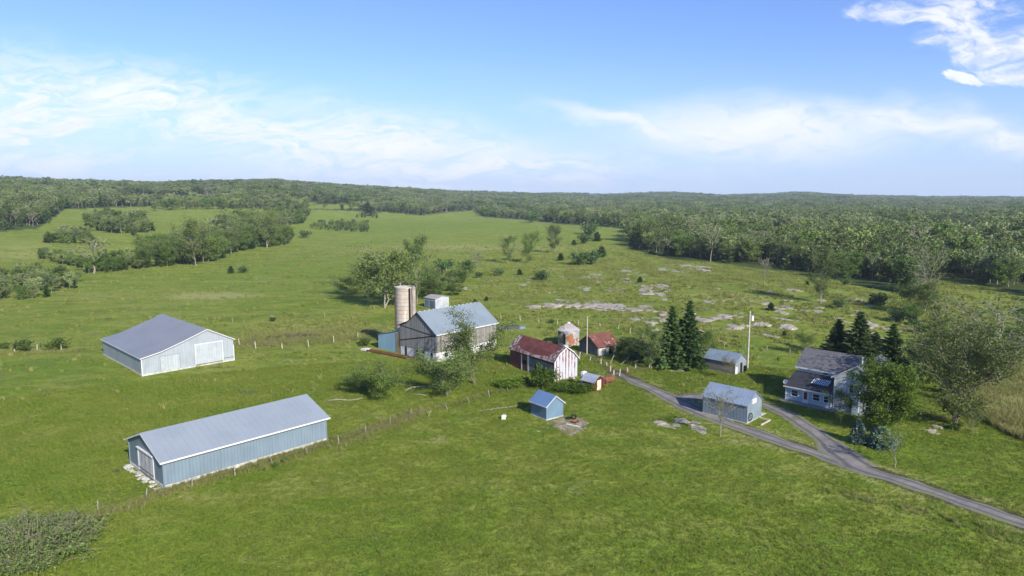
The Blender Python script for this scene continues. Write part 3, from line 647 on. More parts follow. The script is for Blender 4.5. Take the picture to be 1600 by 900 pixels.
# ---- groves, hedgerows and the wood: candidates on a jittered grid in the world
rsN = np.random.RandomState(21); cand = []
def wgrid(x0, x1, y0, y1, sp):
    xs, ys = np.meshgrid(np.arange(x0, x1, sp), np.arange(y0, y1, sp)); xs = xs.ravel()+rsN.uniform(-.45, .45, xs.size)*sp; ys = ys.ravel()+rsN.uniform(-.45, .45, ys.size)*sp
    return xs, ys
def inpoly(x, y, P):
    ins = np.zeros(x.shape, bool); n = len(P)
    for i in range(n):
        (x1, y1), (x2, y2) = P[i], P[(i+1) % n]
        cnd = ((y1 > y) != (y2 > y)) & (x < (x2-x1)*(y-y1)/(y2-y1+1e-12)+x1); ins ^= cnd
    return ins
stands = [  # polygon of the ground in photo pixels, spacing, kinds, height range, stand text
 ([(215, 421), (245, 419), (330, 409), (372, 394), (452, 382), (448, 374), (400, 376), (350, 385), (290, 395), (225, 405)], 6.4, dict(broad=.45, olive=.4, cedar=.15), (9, 15), 'hedgerow grove left of the open field'),
 ([(130, 427), (150, 429), (215, 421), (245, 418), (232, 408), (160, 414)], 4.5, dict(broad=.5, cedar=.5), (4, 7), 'low left end of the hedgerow grove'),
 ([(360, 372), (470, 350), (482, 342), (440, 340), (350, 350), (330, 362)], 8, dict(broad=.55, olive=.3, cedar=.15), (8, 13), 'trees behind the hedgerow grove'),
 ([(150, 362), (215, 370), (240, 360), (230, 344), (150, 340), (130, 350)], 7, dict(broad=.45, cedar=.4, olive=.15), (6, 11), 'clump in the left hillside fields'),
 ([(66, 380), (150, 384), (150, 374), (100, 368)], 5.2, dict(cedar=.45, broad=.55), (4, 7), 'low row in the left hillside fields'),
 ([(240, 330), (480, 331), (480, 322), (260, 321)], 12, dict(broad=.7, olive=.3), (8, 13), 'far tree line on the left hill'),
 ([(-60, 440), (0, 436), (60, 425), (128, 440), (125, 450), (60, 468), (0, 470), (-60, 470)], 5.6, dict(broad=.5, cedar=.3, olive=.2), (3.2, 5.8), 'scrub thicket at the far left of the field'),
 ([(52, 395), (130, 412), (128, 420), (60, 403)], 3.8, dict(cedar=.45, broad=.55), (3.5, 6.5), 'short hedge left of the bare tree'),
 ([(485, 357), (575, 363), (578, 354), (540, 349), (490, 350)], 7, dict(broad=.5, cedar=.5), (4, 6.5), 'low clump in the middle of the open field'),
 ([(555, 340), (590, 341), (590, 336), (560, 336)], 8, dict(broad=.6, cedar=.4), (4, 6), 'tiny clump below the far wood'),
 ([(1425, 470), (1475, 478), (1500, 520), (1420, 512)], 9, dict(broad=.5, olive=.5), (4, 7), 'scrub below the wood edge on the right'),
 ([(1490, 560), (1640, 500), (1700, 540), (1560, 600), (1500, 600)], 7, dict(broad=.4, olive=.6), (4, 8), 'scrub behind the old tree'),
 ([(1420, 560), (1480, 555), (1510, 600), (1470, 640), (1440, 610)], 6, dict(broad=.5, olive=.5), (4, 7), 'scrub between the house and the old tree'),
 ([(960, 545), (1050, 565), (1040, 582), (965, 566)], 4, dict(broad=.6, olive=.4), (2.5, 4.5), 'scrub along the farm lane'),
 ([(640, 440), (740, 420), (742, 432), (690, 462), (650, 470)], 6, dict(broad=.6, olive=.4), (3, 6), 'scrub behind the silo'),
]
rc = random.Random(4)
for P, sp, kinds, (h0, h1), txt in stands:
    W = np.array([G(*q)[:2] for q in P]); xs, ys = wgrid(W[:, 0].min(), W[:, 0].max(), W[:, 1].min(), W[:, 1].max(), sp)
    k = inpoly(xs, ys, W)
    for x, y in zip(xs[k], ys[k]):
        kd = rc.choices(list(kinds), list(kinds.values()))[0]; h = rc.uniform(h0, h1)*(.7 if kd == 'cedar' else 1)
        cand.append((x, y, kd, h, rc.uniform(.85, 1.25), txt))
near = []; far = []
for r0_, r1_, sp, hs, wsx in [(200, 650, 6.6, 1., 1.), (650, 1300, 9.5, 1., 1.15), (1300, 2600, 15, 1.05, 1.7), (2600, 5600, 27, 1.15, 3.0)]:
    half = r1_*.86; xs, ys = wgrid(-half, half, 60, r1_, sp); r_ = np.hypot(xs, ys); k = (r_ >= r0_) & (r_ < r1_) & (np.abs(xs) < ys*.84+20); xs, ys = xs[k], ys[k]
    zs = T(xs, ys); px, py = proj(xs, ys, zs); e = wood_edge(px)
    k = py < e+.5*np.sin(px*.31)+(52*wavy(xs, ys, 45, 7)-16)*(r0_ < 600)*np.clip((CH+5)/ys, 0, .15)
    if r0_ < 1300: k &= (wavy(xs, ys, 75, 0) < .36) | (rsN.uniform(size=len(xs)) < .2)
    else: k &= (wavy(xs, ys, 210, 6) < .38)
    for cx, cy, rx, ry in [(260, 312, 82, 6), (440, 318, 60, 3), (520, 323, 50, 4), (1430, 367, 80, 9), (1515, 379, 24, 5)]: k &= ~((np.abs(px-cx) < rx) & (np.abs(py-cy) < ry))
    if r0_ >= 2600: k &= ~((px < 650) & (np.hypot(xs, ys) > 3300))
    xs, ys, px, py, e = xs[k], ys[k], px[k], py[k], e[k]
    clumpn = wavy(xs, ys, 60, 5); clump2 = wavy(xs, ys, 190, 6)
    for x, y, p_, q_, e_, cn, c2 in zip(xs, ys, px, py, e, clumpn, clump2):
        edge = (e_-q_) < 5
        pc = .16+.20*(cn > .25)+.1*edge
        kd = 'cedar' if rc.random() < pc else ('bare' if rc.random() < .09 else 'olive' if rc.random() < .30+.25*(c2 > .2) else 'broad')
        h = rc.uniform(9.5, 15)*(1+.12*c2)*(.72 if kd == 'cedar' else 1)*hs*(.8 if edge and rc.random() < .4 else 1)
        wd = rc.uniform(.85, 1.2)*wsx
        if r_.size and y < 1300 and x*x+y*y < 1300**2: cand.append((x, y, kd, h, wd, 'wood edge'))
        else: far.append((x, y, kd, h, wd))
# the ones that show largest become trees of their own: front rows of the wood and all the stands
def score(c):
    x, y, kd, h, wd, txt = c; d = math.hypot(x, y); p_, q_ = proj(x, y, Tz(x, y)); vis = 1.
    if p_ < -30 or p_ > 1630: return 0
    if txt == 'wood edge':
        dep = max(0, wood_edge(p_)-q_); vis = 1/(1+dep*.16)
    return h/d*vis
cand.sort(key=score, reverse=True)
NIND = 230
kindtxt = {'broad': 'leafy green tree', 'olive': 'pale-limbed olive tree', 'bare': 'nearly leafless pale tree', 'cedar': 'dark pointed cedar'}
for x, y, kd, h, wd, txt in cand[:NIND]:
    p_, q_ = proj(x, y, Tz(x, y))
    if txt == 'wood edge':
        txt2 = 'in the far wood behind the left field' if p_ < 620 else 'in the far wood beyond the open field' if p_ < 985 else 'in the wood edge left of the rocky pasture trees' if p_ < 1130 else 'in the wood edge behind the rocky pasture' if p_ < 1430 else 'in the wood behind the right-hand meadow'
        grp = 'front trees of the wood'
    elif txt.startswith('hedgerow'):
        dep = np.interp(p_, [215, 245, 330, 372, 452], [421, 419, 409, 394, 382])-q_
        txt2 = ('in the front row' if dep < 5 else 'standing well back' if dep > 12 else 'in the middle depth')+' of the hedgerow grove, '+('its left third' if p_ < 300 else 'its middle third' if p_ < 375 else 'its right third'); grp = txt
    else: txt2 = 'in the '+txt; grp = txt
    place(kd, x, y, h, wd, rc, kindtxt[kd]+' '+txt2, 'tree', grp)
rest = [c[:5] for c in cand[NIND:]]+far
print('trees in stands', len(cand), 'far', len(far))

# ---- scatter helper: one object of points, instanced by geometry nodes
def scatter(name, protos, P, S, rot, idx, label=None):
    """protos: meshes; P (n,3); S (n,3)"""
    pc = bpy.data.collections.new(name+' kinds')
    for i, me in enumerate(protos):
        o = bpy.data.objects.new('%s_kind_%02d' % (name, i), me); pc.objects.link(o)
    me = bpy.data.meshes.new(name); me.vertices.add(len(P)); me.vertices.foreach_set('co', np.asarray(P, np.float32).ravel())
    for k, a, ty in (('sz', S, 'FLOAT_VECTOR'), ('rt', np.stack([np.zeros(len(P)), np.zeros(len(P)), rot], 1), 'FLOAT_VECTOR')):
        at = me.attributes.new(k, ty, 'POINT'); at.data.foreach_set('vector', np.asarray(a, np.float32).ravel())
    at = me.attributes.new('ki', 'INT', 'POINT'); at.data.foreach_set('value', np.asarray(idx, np.int32))
    o = link(name, me, kind='stuff', label=label)
    ng = bpy.data.node_groups.new(name, 'GeometryNodeTree'); ng.interface.new_socket('Geometry', in_out='INPUT', socket_type='NodeSocketGeometry'); ng.interface.new_socket('Geometry', in_out='OUTPUT', socket_type='NodeSocketGeometry')
    N = ng.nodes; L = ng.links; gi = N.new('NodeGroupInput'); go = N.new('NodeGroupOutput'); ip = N.new('GeometryNodeInstanceOnPoints'); ci = N.new('GeometryNodeCollectionInfo')
    ci.inputs['Collection'].default_value = pc; ci.inputs['Separate Children'].default_value = True; ci.inputs['Reset Children'].default_value = True
    ip.inputs['Pick Instance'].default_value = True
    def na(nm, ty):
        a = N.new('GeometryNodeInputNamedAttribute'); a.data_type = ty; a.inputs['Name'].default_value = nm; return a.outputs['Attribute']
    L.new(gi.outputs[0], ip.inputs['Points']); L.new(ci.outputs[0], ip.inputs['Instance']); L.new(na('ki', 'INT'), ip.inputs['Instance Index'])
    L.new(na('rt', 'FLOAT_VECTOR'), ip.inputs['Rotation']); L.new(na('sz', 'FLOAT_VECTOR'), ip.inputs['Scale']); L.new(ip.outputs[0], go.inputs[0])
    md = o.modifiers.new('instances', 'NODES'); md.node_group = ng; return o
def joined(tm, cm, name, mats):
    def arr(me):
        v = np.empty(len(me.vertices)*3, np.float32); me.vertices.foreach_get('co', v); f = np.empty(len(me.loops), np.int32); me.loops.foreach_get('vertex_index', f); return v.reshape(-1, 3), f.reshape(-1, 4)
    v1, f1 = arr(tm); v2, f2 = arr(cm); cl = np.zeros(len(f1)+len(f2)); q = np.empty(len(f2), np.float32); cm.attributes['clump'].data.foreach_get('value', q); cl[len(f1):] = q
    return npmesh(name, np.concatenate([v1, v2]), np.concatenate([f1, f2+len(v1)]), mats, np.concatenate([np.zeros(len(f1), int), np.ones(len(f2), int)]), {'clump': cl})
FK = []; FI = {}
for kd, n_, lf, sp_, mt, bk in [('broad', 1300, .72, .8, 'leaf_wood', 'bark'), ('broad', 1200, .75, .8, 'leaf', 'bark'), ('pale', 1100, .75, .8, 'leaf_pale', 'pale_bark'), ('olive', 800, .6, .6, 'leaf_olive', 'pale_bark'), ('olive', 750, .6, .6, 'leaf_wood', 'pale_bark')]:
    for i in range(2):
        tm, cm = broad(300+len(FK), REF.get(kd, 13.5), 4.6, n_, lf, sp_, leafm=mt, barkm=bk, nl=9, nsub=2, minr=.08 if kd == 'broad' else .10)
        FI.setdefault(kd, []).append(len(FK)); FK.append(joined(tm, cm, 'wood tree', [M[bk], M[mt]]))
tm, cm = broad(340, 13, 3.8, 60, .6, .5, leafm='leaf_olive', barkm='pale_bark', nl=10, nsub=4, minr=.10, up=.9); FI['bare'] = [len(FK)]; FK.append(joined(tm, cm, 'wood tree', [M['pale_bark'], M['leaf_olive']]))
for i in range(2):
    tm, cm = conifer(350+i, 8, 2.4, 26, .85, 'leaf_dark', .8, .04, .8, 0.); FI.setdefault('cedar', []).append(len(FK)); FK.append(joined(tm, cm, 'wood tree', [M['bark'], M['leaf_dark']]))
xs = np.array([c[0] for c in rest]); ys = np.array([c[1] for c in rest]); hs = np.array([c[3] for c in rest]); ws = np.array([c[4] for c in rest])
hs = hs*rsN.uniform(.8, 1.25, len(hs))
pn = wavy(xs, ys, 120, 1)+.8*wavy(xs, ys, 420, 2)+rsN.normal(0, .25, len(xs))
kk = np.array([rc.choice(FI['pale' if (c[2] == 'broad' and q > .22) else c[2]]) for c, q in zip(rest, pn)]); ref = np.array([REF[c[2]] for c in rest]); s_h = hs/ref
scatter('forest', FK, np.stack([xs, ys, T(xs, ys)-.1], 1), np.stack([s_h*ws, s_h*ws, s_h], 1), rsN.uniform(0, 6.28, len(xs)), kk, 'mixed green woodland stretching to the horizon')

# ---- grass tufts near, tussocks farther off, tall weeds on the fence lines
def tuft(seed, n, H, Rr, wd, name, mat, seedhead=False):
    rs = np.random.RandomState(seed); V = []; Fc = []
    for i in range(n):
        th = rs.uniform(0, 6.28); r_ = Rr*math.sqrt(rs.uniform()); b = np.array([r_*math.cos(th), r_*math.sin(th), -.02]); ln = rs.normal(0, .45, 2); h = H*rs.uniform(.5, 1.1)
        s = np.array([math.cos(th+1.3), math.sin(th+1.3), 0])*wd*rs.uniform(.6, 1.3); t1 = b+np.array([ln[0]*h*.4, ln[1]*h*.4, h*.6]); t2 = b+np.array([ln[0]*h, ln[1]*h, h])
        k = len(V); V += [b-s, b+s, t1+s*.8, t1-s*.8, t2]; Fc += [[k, k+1, k+2, k+3], [k+3, k+2, k+4]]
    return npmesh(name, V, Fc, [mat])
def grassmat(name, a, b, c):
    m, t, p, out = newmat(name); oi = t.node('ShaderNodeObjectInfo').outputs['Random']; k = t.mix(oi, a, b); k = t.mix(t.step(t.m('FRACT', t.m('MULTIPLY', oi, 9.7)), .6, 1.), k, c)
    geo = t.node('ShaderNodeNewGeometry').outputs['Position']; k = t.mix(t.step(t.noise(geo, .11, 5, .62, .4), .34, .68, 0., .7), k, c)
    t.put(p.inputs['Base Color'], k); p.inputs['Roughness'].default_value = .7; p.inputs['Specular IOR Level'].default_value = .15
    tr = t.node('ShaderNodeBsdfTranslucent'); t.put(tr.inputs[0], k); mxs = t.node('ShaderNodeMixShader'); mxs.inputs[0].default_value = .3
    t.l.new(p.outputs[0], mxs.inputs[1]); t.l.new(tr.outputs[0], mxs.inputs[2]); t.l.new(mxs.outputs[0], out.inputs[0]); return m
M['grass'] = grassmat('grass blades', (.120, .190, .020), (.165, .235, .030), (.20, .235, .045))
M['weed'] = grassmat('tall weeds', (.15, .20, .045), (.24, .24, .08), (.30, .28, .12))
M['reed'] = grassmat('dry tall grass', (.20, .24, .06), (.28, .29, .09), (.35, .32, .14))
M['tussock'] = grassmat('pasture tussocks', (.11, .17, .025), (.20, .235, .045), (.30, .29, .10))
def fan(n, r0_, r1_, rs, p=1.):
    r_ = np.sqrt(rs.uniform(r0_**2, r1_**2, n)) if p == 1 else r0_*(r1_/r0_)**rs.uniform(0, 1, n); a = rs.uniform(-.70, .70, n); return r_*np.sin(a), r_*np.cos(a)
rsG = np.random.RandomState(77)
BLD = []      # building footprints kept clear (filled below)
def clear_of(x, y):
    k = dist_line(x, y, DR) > 2.0; k &= dist_line(x, y, LP, 2) > 1.7; k &= np.abs(dist_line(x, y, TR)-.85) > .3
    for (cx, cy, ca, sa, w_, d_) in BLD:
        lx = (x-cx)*ca+(y-cy)*sa; ly = -(x-cx)*sa+(y-cy)*ca; k &= ~((lx > -.3) & (lx < w_+.3) & (ly > -.3) & (ly < d_+.3))
    return k
def make_grass():
    x, y = fan(95000, 46, 150, rsG); k = clear_of(x, y); k &= rsG.uniform(size=len(x)) < np.clip(.35+.65*(wavy(x, y, 9, 3)*.9+.5), .15, 1); x, y = x[k], y[k]; n = len(x)
    lawn = np.exp(-(((x-42)/22)**2+((y-100)/18)**2)); s = rsG.uniform(.5, 1.25, n)*(1-.45*lawn)*(1+.35*sstep(np.hypot(x, y), 90, 150))
    scatter('grass', [tuft(i, 20, .26, .34, .017, 'grass tuft', M['grass']) for i in range(4)], np.stack([x, y, T(x, y)], 1), np.stack([s*1.2, s*1.2, s], 1), rsG.uniform(0, 6.28, n), rsG.randint(0, 4, n), 'short green meadow grass')
    x, y = fan(120000, 125, 520, rsG); px, py = proj(x, y, T(x, y)); k = clear_of(x, y) & (py > wood_edge(px)+1)
    rough = np.clip(np.exp(-(((px-1150)/430)**2+((py-470)/85)**2)**2)+.9*np.exp(-(((px-480)/190)**2+((py-515)/22)**2)**2)+.15, 0, 1)
    k &= rsG.uniform(size=len(x)) < rough*np.clip(.5+wavy(x, y, 22, 2)*1.3, .08, 1); x, y = x[k], y[k]; n = len(x); s = rsG.uniform(.5, 1.4, n)
    scatter('pasture_tussocks', [tuft(10+i, 24, .62, .55, .045, 'tussock', M['tussock']) for i in range(4)], np.stack([x, y, T(x, y)], 1), np.stack([s*1.2, s*1.2, s], 1), rsG.uniform(0, 6.28, n), rsG.randint(0, 4, n), 'rough tussocky pasture grass')
    # weeds along fence lines
    x, y = fan(15000, 60, 230, rsG, 2); k = (rsG.uniform(size=len(x)) < np.clip(wavy(x, y, 31, 1)+.7*wavy(x, y, 12, 4), 0, 1)*.6) & (np.hypot((x-42)/20, (y-100)/16) > 1.2); P = [np.stack([x[k], y[k]], 1)]
    for pl, wd, dn in [([(130, 815), (205, 790), (260, 768), (350, 742), (430, 722), (515, 692), (590, 668), (660, 643)], 1.3, 26), ([(260, 765), (380, 728), (505, 692)], .6, 18), ([(660, 643), (745, 622), (830, 600)], .7, 8), ([(375, 538), (520, 530), (600, 524)], 4.5, 60),
                       ([(-20, 553), (60, 551), (130, 548)], 1.6, 16), ([(380, 525), (600, 513)], 4, 26), ([(990, 578), (1090, 573)], .8, 18), ([(520, 700), (650, 655)], 1.8, 10), ([(900, 600), (960, 590)], .8, 10), ([(1430, 640), (1500, 670)], 2., 8), ([(930, 560), (965, 585), (1000, 575)], .8, 18),
                       ([(745, 462), (850, 480), (1000, 497), (1200, 520)], 1.5, 4), ([(1290, 768), (1450, 800), (1600, 850)], .8, 4)]:
        L = pts_line(pl, 1.); nn = int(len(L)*dn); i = rsG.randint(0, len(L), nn); P.append(L[i]+rsG.normal(0, wd*.6, (nn, 2)))
    NW = len(P[0]); P = np.concatenate(P); x, y = P[:, 0], P[:, 1]; k = clear_of(x, y); NW = int(k[:NW].sum()); x, y = x[k], y[k]; n = len(x); s = rsG.uniform(.3, .95, n); s[:NW] *= .6
    scatter('weeds', [tuft(20+i, 22, .85, .25, .02, 'weed tuft', M['weed']) for i in range(4)], np.stack([x, y, T(x, y)], 1), np.stack([s, s, s], 1), rsG.uniform(0, 6.28, n), rsG.randint(0, 4, n), 'tall pale weeds along the fence lines')
    W = np.array([G(*q)[:2] for q in [(1528, 655), (1600, 690), (1800, 720), (1800, 540), (1600, 520), (1500, 575), (1500, 610)]]); x = rsG.uniform(W[:, 0].min(), W[:, 0].max(), 60000); y = rsG.uniform(W[:, 1].min(), W[:, 1].max(), 60000)
    k = inpoly(x, y, W); x, y = x[k][:16000], y[k][:16000]; n = len(x); s = rsG.uniform(.5, 1.15, n)*(.8+.5*wavy(x, y, 11, 1)+.2)
    scatter('tall_grass', [tuft(30+i, 24, 1.7, .5, .035, 'tall grass tuft', M['reed']) for i in range(4)], np.stack([x, y, T(x, y)], 1), np.stack([s, s, s], 1), rsG.uniform(0, 6.28, n), rsG.randint(0, 4, n), 'tall pale yellow-green grass right of the old tree')
#__PART3__
# ---------------------------------------------------------------- buildings
class Fr:
    def __init__(s, N, Rp, name, label, cat, d=None, w=None):
        a = G(*N); b = G(*Rp); s.w = w or float(np.hypot(*(b-a)[:2])); s.rz = math.atan2(b[1]-a[1], b[0]-a[0]); s.d = d
        s.o = np.array([a[0], a[1], Tz(a[0], a[1])]); s.e = empty(name, s.o, s.rz, label, cat)
        BLD.append((a[0], a[1], math.cos(s.rz), math.sin(s.rz), s.w, d or 0))
    def loc(s, px, py, h=0.):
        g = G(px, py, h)-s.o; c, n = math.cos(s.rz), math.sin(s.rz); return (g[0]*c+g[1]*n, -g[0]*n+g[1]*c)
def off_profile(pr, th):       # roof shell over an open profile line
    return [(a, z) for a, z in pr]+[(a, z+th) for a, z in pr[::-1]]
def roof_line(pr, oh):
    (a0, z0), (a1, z1) = pr[0], pr[1]; k = (z1-z0)/(a1-a0); (b0, y0), (b1, y1) = pr[-1], pr[-2]; q = (y1-y0)/(b0-b1)
    return [(a0-oh, z0-oh*k)]+pr[1:-1]+[(b0+oh, y0-oh*q)]
def building(fr, axis, prof, L, wallm, roofm, trimm=None, oh=.35, ohe=.35, found=None, th=.08, fm=None, trimw=.16, roofname='roof'):
    """prof: (s,z) roof line from one eave to the other; pushed L along axis ('X' ridge along local x)"""
    e = fr.e; s0, s1 = prof[0][0], prof[-1][0]; base = [(s1, found or -.3), (s0, found or -.3)]
    MB().prism(prof+base, 0, L, axis).build('wall', wallm, e)
    if found is not None:
        MB().prism([(s0+.04, found-.002), (s1-.04, found-.002), (s1-.04, -.6), (s0+.04, -.6)] if fm == 'in' else [(s0-.06, found), (s1+.06, found), (s1+.06, -.6), (s0-.06, -.6)], -.06 if fm != 'in' else .04, L+.06 if fm != 'in' else L-.04, axis).build('foundation', M['concrete'] if fm in (None, 'in') else fm, e)
    rl = roof_line(prof, oh); r = MB().prism(off_profile([(a, z+.02) for a, z in rl], th), -ohe, L+ohe, axis).build(roofname, roofm, e)
    if trimm:
        t_ = MB(); pr = [(a, z-.14) for a, z in rl]
        for tt in (-ohe-.03, L+ohe+.001):
            t_.prism(off_profile(pr, trimw+.0), tt, tt+.03, axis)
        for (a, z), sg in ((rl[0], -1), (rl[-1], 1)):
            x0, x1 = (a-.035, a-.002) if sg < 0 else (a+.002, a+.035)
            if axis == 'X': t_.box(-ohe-.03, L+ohe+.03, x0, x1, z-.13, z+th+.01)
            else: t_.box(x0, x1, -ohe-.03, L+ohe+.03, z-.13, z+th+.01)
        t_.build('trim', trimm, e)
    return r
def corner_trim(fr, pts, h, m, k=.07):
    b = MB()
    for x, y in pts: b.box(x-k-.012, x+k+.012, y-k-.012, y+k+.012, 0, h)
    b.build('corner_trim', m, fr.e)
def panel(fr, side, a0, a1, z0, z1, m, name='door', out=.05, parent=None, label=None):
    """flat leaf on a wall; side 'X' = wall y=0 (faces the camera right), 'Y' = wall x=0"""
    b = MB()
    if side == 'X': b.box(a0, a1, -out, .02, z0, z1)
    elif side == 'XE': b.box(fr.w-.02, fr.w+out, a0, a1, z0, z1)
    else: b.box(-out, .02, a0, a1, z0, z1)
    return b.build(name, m, parent or fr.e, **({'label': label} if label else {}))
def framed(fr, side, a0, a1, z0, z1, pane, frm, name='window', fw=.09, out=.05, bars=(0, 1), off=0.):
    def bx(b, u0, u1, w0, w1, o1, o0=-.02):
        if side == 'X': b.box(u0, u1, off-o1, off-o0, w0, w1)
        else: b.box(off-o1, off-o0, u0, u1, w0, w1)
    b = MB(); bx(b, a0-fw, a1+fw, z1, z1+fw, out); bx(b, a0-fw, a1+fw, z0-fw, z0, out+.02); bx(b, a0-fw, a0, z0, z1, out); bx(b, a1, a1+fw, z0, z1, out)
    for i in range(bars[0]):
        u = a0+(a1-a0)*(i+1)/(bars[0]+1); bx(b, u-.025, u+.025, z0, z1, out*.8)
    for i in range(bars[1]):
        u = z0+(z1-z0)*(i+1)/(bars[1]+1); bx(b, a0, a1, u-.025, u+.025, out*.8+.002)
    w_ = b.build(name, frm, fr.e); b = MB(); bx(b, a0, a1, z0, z1, out*.3); b.build('pane', pane, w_); return w_
WHT = M['white_paint']
# long blue shed
m_roofL = surf('pale blue steel roof', (.285, .325, .365), (.26, .30, .34), .25, (0, .9, .05), .42, .15, .10, fleck=.08)
m_wL = surf('blue steel siding', (.185, .245, .295), (.16, .215, .26), .3, (0, .45, .35), .5, 0, .25)
f = Fr((257, 765), (510.4, 689.4), 'long_shed', 'long low blue metal shed with pale blue roof beside the fence', 'shed', 11.7)
W_, D_ = f.w, 11.7
building(f, 'X', [(0, 3.75), (D_/2, 5.9), (D_, 3.75)], W_, m_wL, m_roofL, WHT, .45, .45, found=.5)
corner_trim(f, [(0, 0), (W_, 0), (0, D_)], 3.7, m_wL)
m_doorw = surf('worn white door panels', (.52, .53, .54), (.38, .39, .40), 1.5, (1, .55, .3), .6, 0, .5, board=(1, 1.4, .15))
dd = panel(f, 'Y', 3.0, 7.9, .35, 3.35, m_doorw, 'sliding_door', .12)
b = MB().box(-.19, -.12, 2.9, 8.0, .85, .97).box(-.19, -.12, 2.9, 8.0, .42, .50).box(-.17, -.12, 5.4, 5.5, .35, 3.35); b.build('door_rail', M['bark'], dd)
MB().box(-.16, .0, 7.9, 8.25, .3, 3.5).build('door_post', WHT, f.e); MB().box(-.3, -.02, 2.9, 8.3, 3.42, 3.56).build('door_track', WHT, f.e)
rs = random.Random(2); b = MB()
for i in range(26):
    y = rs.uniform(-.6, 12); x = -rs.uniform(.2, .9); k = rs.uniform(.15, .45); b.box(x-k, x+k, y-k*.8, y+k*.8, -.1, rs.uniform(.06, .2), .06)
b.build('stone_apron', M['concrete'], f.e)
# white machine shed
m_roofW = surf('grey steel roof', (.25, .26, .275), (.225, .235, .25), .2, (1, .9, .10), .45, .15, .12, fleck=.06)
m_wW = surf('pale grey siding', (.34, .38, .42), (.29, .33, .365), .3, (0, .45, .25), .5, 0, .3)
m_wW2 = m_wW
f = Fr((222.4, 588), (366, 563), 'machine_shed', 'wide white machine shed with grey roof standing alone on the left', 'shed', 27)
W_, D_ = f.w, 26.5
prW = [(0, 3.75), (3.8, 4.55), (8.4, 6.1), (13.2, 7.9), (W_, 5.0)]
building(f, 'Y', prW, D_, m_wW, m_roofW, WHT, .3, .35, found=.35)
corner_trim(f, [(0, 0), (W_, 0)], 3.6, WHT, .06)
m_dw = surf('white door sheets', (.41, .45, .48), (.35, .39, .42), .8, (0, .5, .3), .5, 0, .3)
dd = panel(f, 'X', 10.6, 16.3, .4, 4.75, m_dw, 'sliding_door', .12)
MB().box(10.4, 16.5, -.2, -.12, 4.75, 4.95).box(10.5, 10.62, -.17, -.12, .4, 4.75).box(16.28, 16.4, -.17, -.12, .4, 4.75).build('door_frame', WHT, dd)
MB().box(10.6, 16.3, -.16, -.12, .42, .56).box(16.5, 18.7, -.10, -.02, .9, 1.0).build('door_rail', M['bark'], dd)
dd = panel(f, 'X', 3.6, 7.3, .4, 3.5, m_dw, 'side_door', .07, label='smaller flush door')
MB().box(3.5, 7.4, -.10, -.07, 3.5, 3.58).box(3.5, 3.57, -.1, -.07, .4, 3.5).box(7.33, 7.4, -.1, -.07, .4, 3.5).build('door_frame', m_roofW, dd)
# old grey barn
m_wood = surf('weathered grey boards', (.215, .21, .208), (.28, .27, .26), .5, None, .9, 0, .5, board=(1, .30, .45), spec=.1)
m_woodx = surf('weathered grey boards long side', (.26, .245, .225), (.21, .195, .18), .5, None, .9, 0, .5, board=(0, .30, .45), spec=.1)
m_roofB = surf('old galvanised roof', (.25, .30, .34), (.215, .265, .30), .3, (0, .75, .14), .45, .2, .2, fleck=.1)
f = Fr((681.5, 567), (776, 543), 'old_barn', 'big old grey board barn with pale metal roof in front of the silo', 'barn', 12.3); W_ = f.w
prB = [(0, 6.35), (6.0, 10.5), (7.6, 9.2), (9.3, 8.05), (12.3, 7.0)]
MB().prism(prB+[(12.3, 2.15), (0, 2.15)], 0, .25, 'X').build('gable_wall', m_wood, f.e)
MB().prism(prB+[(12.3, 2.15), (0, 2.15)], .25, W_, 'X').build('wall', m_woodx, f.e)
MB().prism([(.08, 2.148), (12.2, 2.148), (12.2, -.8), (.08, -.8)], .08, W_-.08, 'X').build('foundation', M['white_stone'], f.e)
MB().prism(off_profile([(a, z+.03) for a, z in roof_line(prB, .4)], .07), -.2, W_+.45, 'X').build('roof', m_roofB, f.e)
b = MB(); rl = roof_line(prB, .4)
b.prism(off_profile([(a, z-.12) for a, z in rl], .17), -.26, -.2, 'X'); b.build('rake_board', M['dark'], f.e)
MB().box(-.2, W_+.45, -.46, -.40, 6.0, 6.22).build('eave_board', WHT, f.e)
b = MB()
for i in range(14): x = .6+i*W_/14.5; b.box(x, x+.22, 5.9, 6.1, 10.55, 10.72)
b.build('ridge_cap', M['white_stone'], f.e)
b = MB(); p0, p1 = np.array([-.06, 0, 6.0]), np.array([-.06, 12.2, 3.4]); b.tube([p0, p1], .09, 4); b.build('skid_board', M['dark'], f.e)
MB().tube([(-.05, .5, 5.9), (-.05, 11.8, 6.9)], .06, 4).build('batten', M['dark'], f.e)
for y0, y1, z0, z1, nm, mm in [(1.1, 1.7, .6, 2.0, 'window', M['dark']), (4.6, 7.2, -.3, 2.3, 'door', m_wood), (4.0, 4.6, -.3, 2.2, 'door_gap', M['dark']), (9.9, 10.5, .1, 2.1, 'window', M['dark']), (5.9, 6.5, .4, 1.9, 'window', M['glass'])]:
    panel(f, 'Y', y0, y1, z0, z1, mm, nm, .02 if nm == 'window' and y0 != 5.9 else .05 if nm != 'window' else .07)
for x0 in (2.5, 6., 9.5, 13.5, 17): framed(f, 'X', x0, x0+1.1, .8, 1.7, M['dark'], M['white_stone'], 'window', .06, .04, (0, 0), .08)
